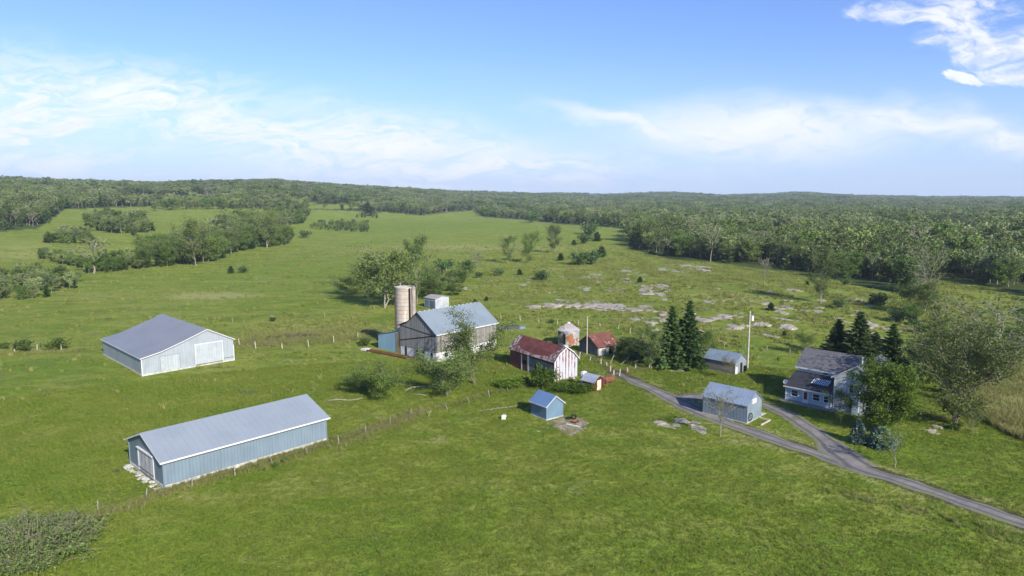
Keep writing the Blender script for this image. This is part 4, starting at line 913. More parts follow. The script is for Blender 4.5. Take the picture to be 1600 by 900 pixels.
# blue lean-to of the barn
lx = f.loc(577.5, 547.5); yL = 20.8
m_lean = surf('light blue sheeting', (.24, .38, .47), (.21, .34, .43), .3, (1, .9, .12), .5, 0, .2)
MB().prism([(12.32, 5.5), (yL, 3.5), (yL, -.3), (12.32, -.3)], .3, 9, 'X').build('lean_to_wall', m_lean, f.e)
MB().prism(off_profile([(12.32, 5.55), (yL+.3, 3.45)], .07), .1, 9.3, 'X').build('lean_to_roof', m_roofB, f.e)
MB().box(.22, .3, 12.35, 14.1, -.3, 4.8).build('patch_board', surf('tan boards', (.30, .24, .15), None, .5, None, .9, 0, .4, board=(1, .4, .4)), f.e)
# bunk trough beside it
a, b_ = G(572, 549), G(643, 563); L = float(np.hypot(*(b_-a)[:2])); e = empty('feed_bunk', a, math.atan2(b_[1]-a[1], b_[0]-a[0]), 'long low rusty feed bunk on the grass below the blue lean-to', 'feed bunk')
MB().box(0, L, -.1, .0, .2, .5).box(0, L, .9, 1.0, .2, .5).box(0, L, 0, .9, .25, .33).build('trough', M['rusty'], e)
b = MB()
for i in range(7): b.box(L*i/6.2, L*i/6.2+.15, .05, .9, -.1, .25)
b.build('leg', M['bark'], e); MB().box(-1.6, .2, -.2, 1.4, .12, .5, .08).build('end_sheet', WHT, e)
# silo
def silo():
    g_ = G(634, 545.5); h = 14.9; r_ = 2.2; e = empty('silo', g_, R(0), 'tall round tan concrete stave silo without a roof behind the barn', 'silo')
    m, t, p, out = newmat('concrete staves'); o = t.node('ShaderNodeTexCoord').outputs['Object']; X_, Y_, Z_ = t.xyz(o)
    n = t.noise(o, .5, 5, .65); c = t.mix(t.step(n, .35, .65), (.36, .31, .25), (.46, .41, .34)); c = t.mix(t.step(t.noise(o, 1.2, 4, .6, 0, (1.2, 1.2, .3)), .52, .7), c, (.56, .54, .50))
    q = t.m('FRACT', t.m('DIVIDE', Z_, .75)); c = t.mix(t.m('MULTIPLY', t.step(t.m('ABSOLUTE', t.m('SUBTRACT', q, .5)), .42, .5), .25), c, (.20, .16, .12)); c = t.mix(t.step(t.noise(o, .35, 3), .5, .65, 0., .4), c, (.33, .25, .18))
    t.put(p.inputs['Base Color'], c); p.inputs['Roughness'].default_value = .9; t.l.new(t.bump(n, .6, .05), p.inputs['Normal'])
    b = MB(); n_ = 40
    ring = lambda rr, z: [(rr*math.cos(i/n_*6.2832), rr*math.sin(i/n_*6.2832), z) for i in range(n_)]
    v = ring(r_, -.5)+ring(r_, h)+ring(r_-.15, h)+ring(r_-.15, h-3); fs = [(k*n_+i, k*n_+(i+1) % n_, (k+1)*n_+(i+1) % n_, (k+1)*n_+i) for k in range(3) for i in range(n_)]+[tuple(3*n_+i for i in range(n_))]
    b.add(v, fs); b.build('wall', m, e, smooth=False)
    b = MB(); k = 0
    while .6+k*.9 < h:
        z = .6+k*.9; v = ring(r_+.012, z)+ring(r_+.03, z+.02)+ring(r_+.012, z+.05); b.add(v, [(q*n_+i, q*n_+(i+1) % n_, (q+1)*n_+(i+1) % n_, (q+1)*n_+i) for q in range(2) for i in range(n_)]); k += 1
    b.build('hoops', M['rusty'], e)
    b = MB(); v = ring(r_+.13, h-.2)+ring(r_+.13, h+.08)+ring(r_-.1, h+.08); b.add(v, [(q*n_+i, q*n_+(i+1) % n_, (q+1)*n_+(i+1) % n_, (q+1)*n_+i) for q in range(2) for i in range(n_)]); b.build('rim', simple('grey rim', (.42, .42, .42), .8), e)
    ang = math.radians(-28); cx, cy = (r_+.35)*math.cos(ang), (r_+.35)*math.sin(ang); v, fq = tube([(cx, cy, -.3), (cx, cy, h+.1)], .52, 12); b = MB(); b.v = [tuple(q) for q in v]; b.f = [list(q) for q in fq]; b.f.append(list(range(12, 24)))
    b.build('chute', surf('chute sheeting', (.43, .38, .32), (.3, .26, .22), .8, None, .7, .2, .4), e)
    an2 = math.radians(-52); x2, y2 = (r_+.08)*math.cos(an2), (r_+.08)*math.sin(an2); MB().box(x2-.22, x2+.22, y2-.1, y2+.2, 0, h-.1).build('door_slot', M['dark'], e)
    MB().tube([(-.8, -.9, h), (-.8, -.9, h+1.1)], .07, 6).tube([(-1.1, -.9, h+.4), (-.5, -.9, h+.4)], .05, 5).build('filler_pipe', simple('blue grey pipe', (.3, .38, .45), .6), e)
    an3 = math.radians(-170); x3, y3 = (r_+.12)*math.cos(an3), (r_+.12)*math.sin(an3); b = MB().tube([(x3, y3-.2, .5), (x3, y3-.2, h)], .03, 4).tube([(x3, y3+.2, .5), (x3, y3+.2, h)], .03, 4)
    for i in range(46): b.tube([(x3, y3-.2, .7+i*.32), (x3, y3+.2, .7+i*.32)], .02, 4)
    b.build('ladder', M['rusty'], e)
silo()
# small white shed behind
f = Fr((680.5, 483.5), (701.5, 480), 'white_shed', 'small white shed with pink-grey low roof behind the old barn', 'shed', 6)
building(f, 'Y', [(0, 3.3), (f.w/2, 4.0), (f.w, 3.5)], 5.5, surf('pale sheets', (.44, .46, .49), None, .5, (0, .4, .2), .5), surf('pinkish roof', (.36, .33, .33), None, .5, None, .6), None, .2, .2)
panel(f, 'Y', .3, 2.8, 0, 2.6, surf('blue grey door', (.12, .17, .21), None, .7, (1, .4, .3)), 'door', .04); panel(f, 'Y', 3.2, 5.2, 0, 2.6, surf('blue grey board', (.16, .21, .25), None, .7, (1, .4, .3)), 'panel', .04)
# red barn with broken gambrel roof
RUST = (.135, .045, .032)
m_roofR = surf('rusty steel roof', (.15, .065, .055), (.24, .15, .135), .9, (0, .62, .25), .7, .1, .35, rust=((.46, .42, .43), 1.3, .47, .55, .5), fleck=.3, board=(1, .62, .45))
m_strip = surf('rust striped sheets', (.60, .60, .64), (.50, .50, .55), .8, None, .6, .1, .3, rust=(RUST, .45, .60, .75, .3))
def stripmat():
    m, t, p, out = newmat('red and silver stripes'); o = t.node('ShaderNodeTexCoord').outputs['Object']; X_, Y_, Z_ = t.xyz(o)
    q = t.m('FRACT', t.m('DIVIDE', t.m('ADD', X_, .3), .78)); n = t.noise(o, 1.3, 5, .7, .2, (1, 1, .35)); zz = t.step(Z_, 1.5, 5.5)
    a = t.step(t.m('ADD', t.m('ABSOLUTE', t.m('SUBTRACT', q, .5)), t.m('ADD', t.m('MULTIPLY', t.m('SUBTRACT', n, .5), 1.1), t.m('MULTIPLY', zz, .10))), .33, .47)
    c = t.mix(a, t.mix(n, (.36, .38, .44), (.52, .53, .57)), t.mix(n, (.13, .055, .045), (.26, .11, .085))); t.put(p.inputs['Base Color'], c); p.inputs['Roughness'].default_value = .6
    g_ = t.step(t.m('ABSOLUTE', t.m('SUBTRACT', q, .5)), .30, .5); t.l.new(t.bump(g_, .6, .05), p.inputs['Normal']); return m
m_gab = stripmat()
m_side = surf('red rusted side sheets', (.12, .038, .032), (.18, .06, .05), .8, (1, .6, .35), .7, .1, .4, rust=((.40, .38, .38), .8, .66, .74, .4))
m_plank = surf('grey barn planks', (.155, .165, .17), (.21, .21, .20), .6, None, .9, 0, .4, board=(2, .35, .5))
f = Fr((866.5, 596), (900, 589), 'red_barn', 'leaning red and silver sheet barn with rusty gambrel roof', 'barn', 14.5); W_ = f.w+.3; D_ = 15.0
prR = [(0, 4.1), (1.0, 5.3), (2.9, 6.5), (4.7, 5.3), (W_, 4.1)]
MB().prism(prR+[(W_, -.3), (0, -.3)], 0, .2, 'Y').build('gable_wall', m_gab, f.e)
MB().prism(prR+[(W_, -.3), (0, -.3)], .2, D_, 'Y').build('wall', m_side, f.e)
b = MB(); rl = roof_line(prR, .3)
NS = 9
for i in range(NS):   # sagging roof in steps
    y0 = -.3+(D_+.6)*i/NS; y1 = -.3+(D_+.6)*(i+1)/NS; s0 = -.22*math.sin(math.pi*i/NS)*1.; s1 = -.22*math.sin(math.pi*(i+1)/NS)
    top0 = [(a, y0, z+.05+s0*(z-3.6)/2.5) for a, z in rl]; top1 = [(a, y1, z+.05+s1*(z-3.6)/2.5) for a, z in rl]
    b0 = [(a, y, z-.07) for a, y, z in top0]; b1 = [(a, y, z-.07) for a, y, z in top1]; n = len(rl); vs = top0+top1+b0+b1
    fs = [(k, k+1, n+k+1, n+k) for k in range(n-1)]+[(2*n+k, 3*n+k, 3*n+k+1, 2*n+k+1) for k in range(n-1)]+[(0, n, 3*n, 2*n), (n-1, 3*n-1, 4*n-1, 2*n-1)]
    if i == 0: fs += [(k, 2*n+k, 2*n+k+1, k+1) for k in range(n-1)]
    if i == NS-1: fs += [(n+k, n+k+1, 3*n+k+1, 3*n+k) for k in range(n-1)]
    b.add(vs, fs)
roofR = b.build('roof', m_roofR, f.e)
b = MB(); b.prism(off_profile([(a, z-.10) for a, z in rl], .2), -.36, -.30, 'Y').box(-.08, .1, -.06, .1, 0, 3.8); b.build('trim', WHT, f.e)
panel(f, 'Y', .1, 8.2, .0, 3.2, m_plank, 'plank_wall', .06); panel(f, 'Y', 8.3, 8.8, 0, 3.5, WHT, 'door_post', .09)
dd = panel(f, 'Y', 8.9, 10.6, .1, 2.6, M['rusty'], 'door', .05); panel(f, 'Y', 9.2, 10.3, 1.5, 2.4, M['dark'], 'window', .08, dd)
panel(f, 'Y', 10.7, 11.0, 0, 3.3, WHT, 'trim_post', .08); panel(f, 'Y', 5.5, 6.2, 1.2, 2.4, M['dark'], 'window', .08)
MB().box(-.14, -.07, 4.2, 8.0, 2.35, 2.5).build('rail', M['bark'], f.e)
MB().box(3.6, 4.2, -1.3, -.3, 0, .5, .06).build('step', M['concrete'], f.e); MB().box(2.7, 3.3, .1, .7, 5.7, 6.7, .03).build('roof_vent', WHT, f.e)
b = MB(); rs = random.Random(4)
for i in range(16): x = rs.uniform(-2.6, -.4); y = rs.uniform(0, 9); b.box(x, x+rs.uniform(.3, 1.4), y, y+rs.uniform(.1, .5), -.05, rs.uniform(.08, .25), .05)
b.build('rubble_planks', M['white_stone'], None, label='scattered pale rubble and planks along the red barn', kind='stuff').location = f.o; bpy.context.view_layer.objects
# grain bin
g_ = G(889.5, 541.5); e = empty('grain_bin', (g_[0], g_[1]+2.4, g_[2]), 0, 'round rust-stained galvanised grain bin with conical roof', 'grain bin')
m, t, p, out = newmat('galvanised with rust'); o = t.node('ShaderNodeTexCoord').outputs['Object']; X_, Y_, Z_ = t.xyz(o); n = t.noise(o, .75, 5, .62, .4); q = t.m('SINE', t.m('MULTIPLY', Z_, 19.))
c = t.mix(t.step(t.noise(o, .4, 3), .4, .6), (.36, .40, .42), (.54, .56, .56)); bl = t.m('SUBTRACT', 1., t.m('DIVIDE', t.m('SQRT', t.m('ADD', t.m('POWER', t.m('SUBTRACT', X_, .2), 2.), t.m('POWER', t.m('SUBTRACT', Z_, 2.), 2.))), 1.9))
c = t.mix(t.step(t.m('ADD', bl, t.m('MULTIPLY', t.m('SUBTRACT', n, .5), 3.6)), -.05, .4), c, t.mix(n, (.20, .06, .03), (.42, .17, .06))); c = t.mix(t.m('MULTIPLY', t.step(X_, -1.4, -2.3), t.step(n, .46, .58)), c, (.16, .08, .06))
c = t.mix(t.m('MULTIPLY', t.step(q, -.2, -1.), .35), c, (.1, .1, .1)); t.put(p.inputs['Base Color'], c); p.inputs['Roughness'].default_value = .55; p.inputs['Metallic'].default_value = .2; t.l.new(t.bump(q, .5, .03), p.inputs['Normal'])
v, fq = tube([(0, 0, -.2), (0, 0, 3.7)], 2.6, 40); b = MB(); b.v = [tuple(q) for q in v]; b.f = [list(q) for q in fq]; b.build('wall', m, e)
b = MB(); n_ = 24; b.add([(2.75*math.cos(i/n_*6.2832), 2.75*math.sin(i/n_*6.2832), 3.62) for i in range(n_)]+[(.35*math.cos(i/n_*6.2832), .35*math.sin(i/n_*6.2832), 5.2) for i in range(n_)], [(i, (i+1) % n_, n_+(i+1) % n_, n_+i) for i in range(n_)]+[tuple(range(n_))[::-1]])
m_cone = surf('cone roof sheets', (.44, .43, .43), (.38, .34, .33), .7, None, .6, .1, .2, rust=((.22, .13, .11), 1.3, .54, .66, 1.)); b.build('roof', m_cone, e)
b = MB()
for i in range(n_):
    a = i/n_*6.2832; b.tube([(2.78*math.cos(a), 2.78*math.sin(a), 3.66), (.35*math.cos(a), .35*math.sin(a), 5.24)], .035, 4)
b.build('roof_rib', m_cone, e, ) ; v, fq = tube([(0, 0, 5.15), (0, 0, 5.5)], .38, 14); b = MB(); b.v = [tuple(q) for q in v]; b.f = [list(q) for q in fq]+[list(range(14, 28))]; b.build('cap', WHT, e)
MB().box(-1.6, -.9, -2.55, -2.2, .6, 2.9).build('door', M['dark'], e)
# rusty-roofed shack
f = Fr((934, 557), (966, 551), 'shack', 'low tumbledown shack with rusty red roof by the farm lane', 'shed', 6.5)
W_ = f.w
m_roofS = surf('red rusted roof', (.15, .055, .042), (.20, .08, .06), .6, (0, .6, .25), .75, .1, .4, rust=((.48, .38, .33), .6, .62, .68, .4))
building(f, 'X', [(0, 2.2), (3.3, 4.4), (6.3, 2.3)], W_, surf('grey patched boards', (.23, .225, .20), (.36, .33, .27), .6, None, .9, 0, .4, board=(0, .3, .4)), m_roofS, None, .35, .3)
panel(f, 'Y', .2, 6.1, 0, 2.2, surf('dark grey boards', (.14, .145, .15), None, .6, None, .9, 0, .4, board=(1, .3, .4)), 'end_wall', .05)
panel(f, 'X', 3.4, 5.0, .2, 2.0, M['dark'], 'opening', .04); panel(f, 'X', .4, 2.0, .2, 1.7, WHT, 'pale_panel', .05)
# small red privy-like shed and the tank behind it
f = Fr((928.7, 612), (943.4, 607), 'red_shed', 'tiny red shed with barn-shaped roof and cream door', 'shed', 3.0); W_ = f.w
m_red = surf('red boards', (.25, .055, .045), (.18, .04, .035), .8, None, .7, 0, .3, board=(1, .3, .3))
building(f, 'Y', [(0, 1.75), (.5, 2.35), (W_/2, 2.75), (W_-.5, 2.35), (W_, 1.75)], 3.0, m_red, surf('blue white sheets', (.32, .38, .48), (.42, .44, .47), .8, (1, .6, .3), .4, .2, .2), None, .15, .15)
panel(f, 'X', .75, 1.95, .05, 1.95, surf('cream door', (.72, .63, .42), None, .8, None, .6), 'door', .06)
MB().box(.8, 1.9, 3.3, 3.9, -.1, 2.95, .03).build('chimney_box', WHT, f.e)
g_ = G(949, 599); e = empty('rusty_tank', g_, R(35), 'rust-brown drum tank lying behind the tiny red shed', 'tank')
MB().tube([(-1., 0, .75), (-.95, 0, .75), (1.3, 0, .75), (1.36, 0, .75)], [.5, .65, .65, .5], 16).build('drum', M['rusty'], e, smooth=False); MB().box(-.7, -.5, -.5, .5, -.05, .3).box(.8, 1., -.5, .5, -.05, .3).build('cradle', M['bark'], e)
MB().box(-1.5, -1.2, -.5, .5, 0, 1.5).build('end_board', m_red, e)
# small blue shed
m_b = surf('blue shed boards', (.145, .235, .31), (.125, .20, .27), .4, (0, .5, .35), .5, 0, .15); m_b2 = surf('blue shed boards rear', (.145, .235, .31), (.125, .20, .27), .4, (1, .5, .35), .5, 0, .15)
f = Fr((853.6, 657.2), (880, 650), 'blue_shed', 'small blue shed with blue roof beside the stone patch', 'shed', 3.9); W_ = f.w
building(f, 'Y', [(0, 2.5), (W_/2, 3.85), (W_, 2.5)], 3.9, m_b, surf('blue steel roof', (.135, .23, .40), (.12, .205, .36), .3, (1, .5, .25), .4, .1, .1), WHT, .25, .25, found=.18, trimw=.12)
# garage shed by the drive
m_g = surf('grey blue siding', (.185, .23, .265), (.155, .195, .23), .3, (1, .55, .35), .5, 0, .2); m_g_lit = surf('grey blue siding sunlit', (.22, .275, .325), None, .3, (0, .3, .10), .5, 0, .1)  # second is a lighter copy of the siding, the gable's sunlit tone painted in
f = Fr((1166.5, 662), (1189, 650.4), 'drive_shed', 'grey-blue shed with white sign standing between the two drives', 'shed', 7.8); W_ = f.w
m_gr = surf('pale blue grey roof', (.25, .315, .41), (.215, .275, .37), .5, (1, .6, .22), .42, .15, .15)
building(f, 'Y', [(0, 2.95), (W_/2, 4.75), (W_, 2.95)], 7.8, m_g, m_gr, None, .2, .22, found=.12)
MB().prism([(0, 2.95), (W_/2, 4.75), (W_, 2.95), (W_, .12), (0, .12)], -.03, -.003, 'Y').build('gable_wall', m_g_lit, f.e)
MB().box(1.55, 3.0, -.10, -.03, 2.9, 3.65).build('sign_board', WHT, f.e)
b = MB(); 
for i in range(14):
    a0, a1 = i/14*6.2832, (i+1)/14*6.2832; b.tube([(.9+.62*math.cos(a0), -.2, .95+.62*math.sin(a0)), (.9+.62*math.cos(a1), -.2, .95+.62*math.sin(a1))], .06, 5)
for i in range(3): a0 = i*1.047; b.tube([(.9-.6*math.cos(a0), -.2, .95-.6*math.sin(a0)), (.9+.6*math.cos(a0), -.2, .95+.6*math.sin(a0))], .02, 4)
wo_ = b.build('hose_reel', M['dark'], None, label='dark round wheel hung on the white-signed gable of the drive shed', cat='wheel'); wo_['category'] = 'wheel'; wo_.location = f.o; wo_.rotation_euler = (0, 0, f.rz)
def inv(f, x, y): c, n = math.cos(f.rz), math.sin(f.rz); return (f.o[0]+x*c-y*n, f.o[1]+x*n+y*c)
b = MB().box(.2, 3.4, -2.35, -2.15, -.05, .2).box(3.4, 3.6, -2.35, -.2, -.05, .2)
o = b.build('timber_edging', simple('pale timber', (.48, .42, .30), .8), None, label='pale timber edging of a small bed beside the drive shed', cat='edging'); o.location = (*inv(f, .5, .2), f.o[2]+.03); o.rotation_euler = (0, 0, f.rz)
b = MB().box(W_+.1, W_+1.9, 0., 2.6, -.1, .12); o = b.build('concrete_pad', M['concrete'], None, kind='structure'); o.location = f.o; o.rotation_euler = (0, 0, f.rz)
# stone-grey shed
f = Fr((1148, 585.5), (1165.5, 579), 'stone_shed', 'grey-blue shed with dark side next to the utility pole', 'shed', 6.7); W_ = f.w
m_s = surf('brown grey wall', (.17, .16, .14), (.22, .21, .19), .8, None, .8, 0, .3, board=(2, .3, .3)); m_sf = surf('pale grey gable', (.25, .285, .32), None, .4, (0, .35, .2), .5)
building(f, 'Y', [(0, 2.4), (W_/2, 3.9), (W_, 2.4)], 6.9, m_s, surf('pale blue roof sheets', (.23, .295, .38), None, .5, (1, .6, .15), .42, .15, .15), None, .25, .25)
MB().prism([(0, 2.4), (W_/2, 3.9), (W_, 2.4), (W_, -.2), (0, -.2)], -.03, -.003, 'Y').build('gable_wall', m_sf, f.e)
panel(f, 'X', .1, .9, .1, 1.5, WHT, 'white_board', .08); panel(f, 'X', 2.0, 2.9, .05, 2.1, M['dark'], 'door', .06)
MB().box(3.4, 3.9, -.55, -.05, 0, 1.3).build('water_barrel', M['dark'], f.e)
# farmhouse
def house():
    f = Fr((1227.3, 624), (1296.7, 639.3), 'farmhouse', 'pale blue two-storey farmhouse with dark roofs and a long porch room', 'house', 10.5, 7.8); e = f.e; L = 7.8
    m_p = surf('sky blue porch siding', (.38, .48, .55), (.35, .44, .51), .4, None, .5, 0, .1, board=(2, .14, .12)); m_h = surf('pale blue house siding', (.56, .58, .60), (.50, .52, .55), .4, None, .5, 0, .1, board=(2, .14, .12))
    m_sh = surf('charcoal shingles', (.040, .042, .050), (.030, .032, .040), .8, None, .8, 0, .1, board=(2, .16, .18)); m_sg = surf('grey shingles', (.135, .135, .145), (.11, .11, .12), .8, None, .85, 0, .1, board=(2, .12, .15), fleck=.3)
    # porch room
    MB().prism([(0, 2.55), (4.7, 4.25), (4.7, -.3), (0, -.3)], 0, L, 'X').build('porch_wall', m_p, e)
    MB().prism(off_profile([(-.35, 2.50), (4.7, 4.32)], .08), -.35, L+.28, 'X').build('porch_roof', m_sh, e)
    MB().box(-.35, L+.28, -.40, -.36, 2.36, 2.58).box(-.39, -.35, -.4, 4.7, 2.36, 2.48).build('fascia', WHT, e)
    corner_trim(f, [(0, 0), (L+.0, -.0)], 2.4, WHT, .06)
    MB().box(-.8, L+1.0, -1.7, -.02, -.2, .12).build('porch_slab', simple('grey slab', (.22, .22, .22), .9), e)
    framed(f, 'X', 1.0, 2.1, .95, 2.0, M['glass'], WHT, 'window', .12, .06, (0, 1)); framed(f, 'X', 4.75, 5.85, .95, 2.0, M['glass'], WHT, 'window', .12, .06, (0, 1)); framed(f, 'X', 6.6, 7.3, .95, 2.0, M['glass'], WHT, 'window', .12, .06, (0, 1))
    d = framed(f, 'X', 3.1, 3.85, .15, 2.15, WHT, WHT, 'door', .12, .06, (0, 0)); MB().box(3.2, 3.75, -.06, -.01, .75, 2.05).build('door_glass', simple('dark red door glass', (.13, .035, .03), .3), d)
    b = MB(); 
    for i in range(9): x = 3.6+i*.33; k = (4.32-2.5)/5.05; y0, y1 = 1.75, 3.35; b.add([(x, y0, 2.5+(y0+.35)*k+.10), (x+.17, y0, 2.5+(y0+.35)*k+.10), (x+.17, y1, 2.5+(y1+.35)*k+.10), (x, y1, 2.5+(y1+.35)*k+.10), (x, y0, 2.5+(y0+.35)*k+.13), (x+.17, y0, 2.5+(y0+.35)*k+.13), (x+.17, y1, 2.5+(y1+.35)*k+.13), (x, y1, 2.5+(y1+.35)*k+.13)], [(0, 1, 2, 3), (4, 5, 6, 7), (0, 1, 5, 4), (2, 3, 7, 6), (0, 3, 7, 4), (1, 2, 6, 5)])
    b.build('snow_guard_strips', simple('pale roof strips', (.6, .63, .68), .5), e)
    # main part
    MB().prism([(4.72, 5.35), (8.3, 8.0), (11.8, 5.35), (11.8, -.3), (4.72, -.3)], 0.02, L+.4, 'X').build('main_wall', m_h, e)
    MB().prism(off_profile([(4.35, 5.12), (8.3, 8.03), (12.2, 5.12)], .10), -.35, L+3.9, 'X').build('main_roof', m_sg, e)
    MB().box(-.38, L+.3, 4.28, 4.34, 4.98, 5.22).build('main_fascia', WHT, e); MB().prism(off_profile([(4.35, 4.98), (8.3, 7.9), (12.2, 4.98)], .2), -.39, -.352, 'X').build('rake_trim', WHT, e)
    framed(f, 'X', 4.5, 5.3, 4.55, 4.95, M['glass'], WHT, 'window', .06, .05, (0, 0), 4.7)
    # front wing
    x0, x1 = L+.3, L+7.5; xm = (x0+x1)/2
    MB().prism([(x0, 5.85), (xm, 8.15), (x1, 5.85), (x1, -.3), (x0, -.3)], .0, 11., 'Y').build('wing_wall', m_h, e)
    MB().prism(off_profile([(x0-.4, 5.63), (xm, 8.20), (x1+.4, 5.63)], .10), -.35, 11.4, 'Y').build('wing_roof', m_sg, e)
    MB().prism(off_profile([(x0-.4, 5.47), (xm, 8.04), (x1+.4, 5.47)], .22), -.40, -.352, 'Y').box(x0-.44, x0-.402, -.4, 4.3, 5.45, 5.72).build('wing_trim', WHT, e)
    b = MB().box(x0-.03, x0+.13, -.03, .1, 0, 5.6).box(x1-.13, x1+.03, -.03, .1, 0, 5.6); b.build('wing_corner_trim', WHT, e)
    for u in (2.6, 5.2):
        framed(f, 'X', x0+u-.1, x0+u+.75, 3.6, 4.95, M['glass'], WHT, 'window', .13, .06, (0, 1)); framed(f, 'X', x0+u-.1, x0+u+.75, 1., 2.4, M['glass'], WHT, 'window', .13, .06, (0, 1))
    MB().box(xm-.5, xm+.5, -.28, -.0, -.2, 7.4).build('gable_shade_strip', m_p, e)  # added darker strip standing for the tree shadow band on the gable
    MB().tube([(xm+.2, 1.2, 7.6), (xm+.2, 1.2, 9.5)], .12, 10).build('vent_pipe', WHT, e)
    MB().box(x1-1.9, x1-1.2, 7.5, 8.3, 6.2, 7.6).build('roof_vent', WHT, e)
    # satellite dish on the porch corner
    g_ = inv(f, -.1, -.1); de = empty('satellite_dish', (g_[0], g_[1], f.o[2]+2.55), f.rz, 'round white satellite dish on the porch roof corner', 'satellite dish')
    b = MB(); n = 20; c = np.array([0, -.15, .75]); ax = np.array([-.35, -.85, .40]); ax /= np.linalg.norm(ax); u = np.cross(ax, (0, 0, 1)); u /= np.linalg.norm(u); v = np.cross(u, ax); vs = []
    for rr_, dp in ((.42, .0), (.28, -.07), (.12, -.11), (.42, -.03), (.28, -.10), (.12, -.14)): vs += [tuple(c+ax*dp+rr_*(u*math.cos(i/n*6.2832)+v*math.sin(i/n*6.2832))) for i in range(n)]
    fs = [(k*n+i, k*n+(i+1) % n, (k+1)*n+(i+1) % n, (k+1)*n+i) for k in (0, 1, 3, 4) for i in range(n)]+[(i, (i+1) % n, 3*n+(i+1) % n, 3*n+i) for i in range(n)]+[tuple(2*n+i for i in range(n)), tuple(5*n+i for i in range(n))]
    b.add(vs, fs).build('dish', WHT, de); MB().tube([(0, 0, 0), (0, 0, .5), tuple(c-ax*.12)], .03, 6).tube([tuple(c-v*.4), tuple(c+ax*.45)], .015, 5).build('arm', simple('grey steel', (.35, .35, .36), .5), de)
    MB().box(x0+.5, x0+1.4, -1.5, -.6, .0, .5, .03)
house()
# ---- poles
def pole(px, py, ptop, label, r0=.16, xf=True, arms=False):
    x, y, h = at_top(px, py, ptop); e = empty('utility_pole', (x, y, Tz(x, y)), 0, label, 'utility pole')
    MB().tube([(0, 0, -.3), (0, 0, h*.5), (0, 0, h)], [r0, r0*.85, r0*.65], 10).build('post', simple('pole wood '+label[:5], (.50, .46, .39), .8, .2, 2.), e)
    if xf:
        MB().tube([(.48, -.1, h-2.0), (.48, -.1, h-.95)], .30, 14).build('transformer', simple('transformer grey', (.62, .64, .66), .4), e)
        MB().tube([(0, 0, h-.4), (.45, 0, h-.55)], .04, 5).tube([(.48, -.1, h-.95), (.48, -.1, h-.6)], .06, 6).tube([(.0, .0, 2.2), (.7, 0, 2.2)], .05, 5).build('bracket', simple('dark steel', (.1, .1, .1), .6), e)
    if arms: MB().tube([(-.9, 0, h-.5), (.9, 0, h-.4)], .06, 5).tube([(-.9, 0, h-.45), (-1.8, .3, h-1.6)], .03, 4).tube([(.8, 0, h-.45), (.8, 0, h-.1)], .05, 5).build('crossarm', M['bark'], e)
    return np.array([x, y, Tz(x, y)+h])
pA = pole(1168, 575, 486, 'tall wooden utility pole with transformer by the stone-grey shed', .17)
pB = pole(917, 553, 494, 'thin grey pole with crooked crossarm by the rusty shack', .12, False, True)
# ---- fences
def post_xy(name, e, x, y, h, r_, m, lean, ground_z=0.):
    dx, dy = lean; MB().tube([(x, y, ground_z-.2), (x+dx, y+dy, ground_z+h)], [r_, r_*.85], 6).build(name, m, e)
m_post = simple('old fence post', (.27, .25, .21), .9, .3, 4.); m_postp = simple('pale fence post', (.46, .42, .34), .9, .3, 4.)
def fence(pl, sp, h, r_, label, seed, m=None, wires=True, lean=.12, skip=0.):
    rs = random.Random(seed); P = resample(pts_line(pl, 1.), sp); e = empty('wire_fence', (P[0][0], P[0][1], Tz(*P[0])), 0, label, 'fence'); tops = []
    for x, y in P:
        if rs.random() < skip: continue
        z = Tz(x, y)-Tz(*P[0]); post_xy('post', e, x-P[0][0], y-P[0][1], h*rs.uniform(.8, 1.15), r_*rs.uniform(.8, 1.25), m or m_post, (rs.gauss(0, lean), rs.gauss(0, lean)), z); tops.append((x-P[0][0], y-P[0][1], z))
    if wires and len(tops) > 2:
        b = MB()
        for k in (.45, .8): b.tube([(a, c, z+h*k+rs.gauss(0, .03)) for a, c, z in tops], .012, 3, False)
        b.build('wire', M['dark'], e)
fence([(80, 830), (135, 806), (205, 783), (312, 757), (363, 745), (450, 718), (520, 698), (590, 672), (655, 644)], 5.2, 1.3, .07, 'old leaning wire fence running past the long blue shed', 1, lean=.2)
fence([(668, 652), (700, 640), (742, 628), (790, 612), (822, 600)], 5., 1.1, .08, 'broken fence line between the field and the barn trees', 2, lean=.35)
fence([(330, 529), (395, 544), (460, 545), (520, 536), (575, 528)], 6.5, 1.6, .11, 'fence of pale posts beyond the wet ground by the machine shed', 3, m_postp)
fence([(-10, 549), (26, 549), (46, 549), (85, 547), (132, 545)], 5., 1.7, .14, 'stout wooden fence at the far left behind the white shed', 4, m_postp)
fence([(905, 560), (945, 570), (962, 590), (995, 577), (1085, 574)], 3.2, 1.35, .12, 'pasture fence with stout posts along the farm lane', 5, m_postp)
fence([(752, 498), (800, 500), (880, 508), (960, 512), (1010, 530)], 6., 1.4, .08, 'thin fence crossing the pasture behind the barns', 6, m_postp)
fence([(1100, 545), (1150, 543), (1230, 552), (1290, 556)], 5., 1.3, .08, 'thin fence behind the pole and the stone-grey shed', 7)
fence([(680, 440), (790, 437), (900, 436), (1000, 447)], 9., 1.5, .10, 'distant fence across the pasture below the three trees', 8)
fence([(620, 478), (560, 488), (480, 500), (380, 505), (300, 500)], 9., 1.4, .09, 'sparse fence along the edge of the open field', 9, skip=.3)
# leaning rails by the lane
b = MB().tube([(0, 0, 0), (.9, .4, 1.9)], .10, 6).tube([(2.2, -.6, 0), (4.2, .2, 1.6)], .10, 6).tube([(4.3, 1, 0), (6.4, .4, .8)], .08, 6); o = b.build('leaning_rails', M['pale_bark'], None, label='pale leaning rails beside the rusty-roofed shack', cat='rails'); g_ = G(953, 569); o.location = g_
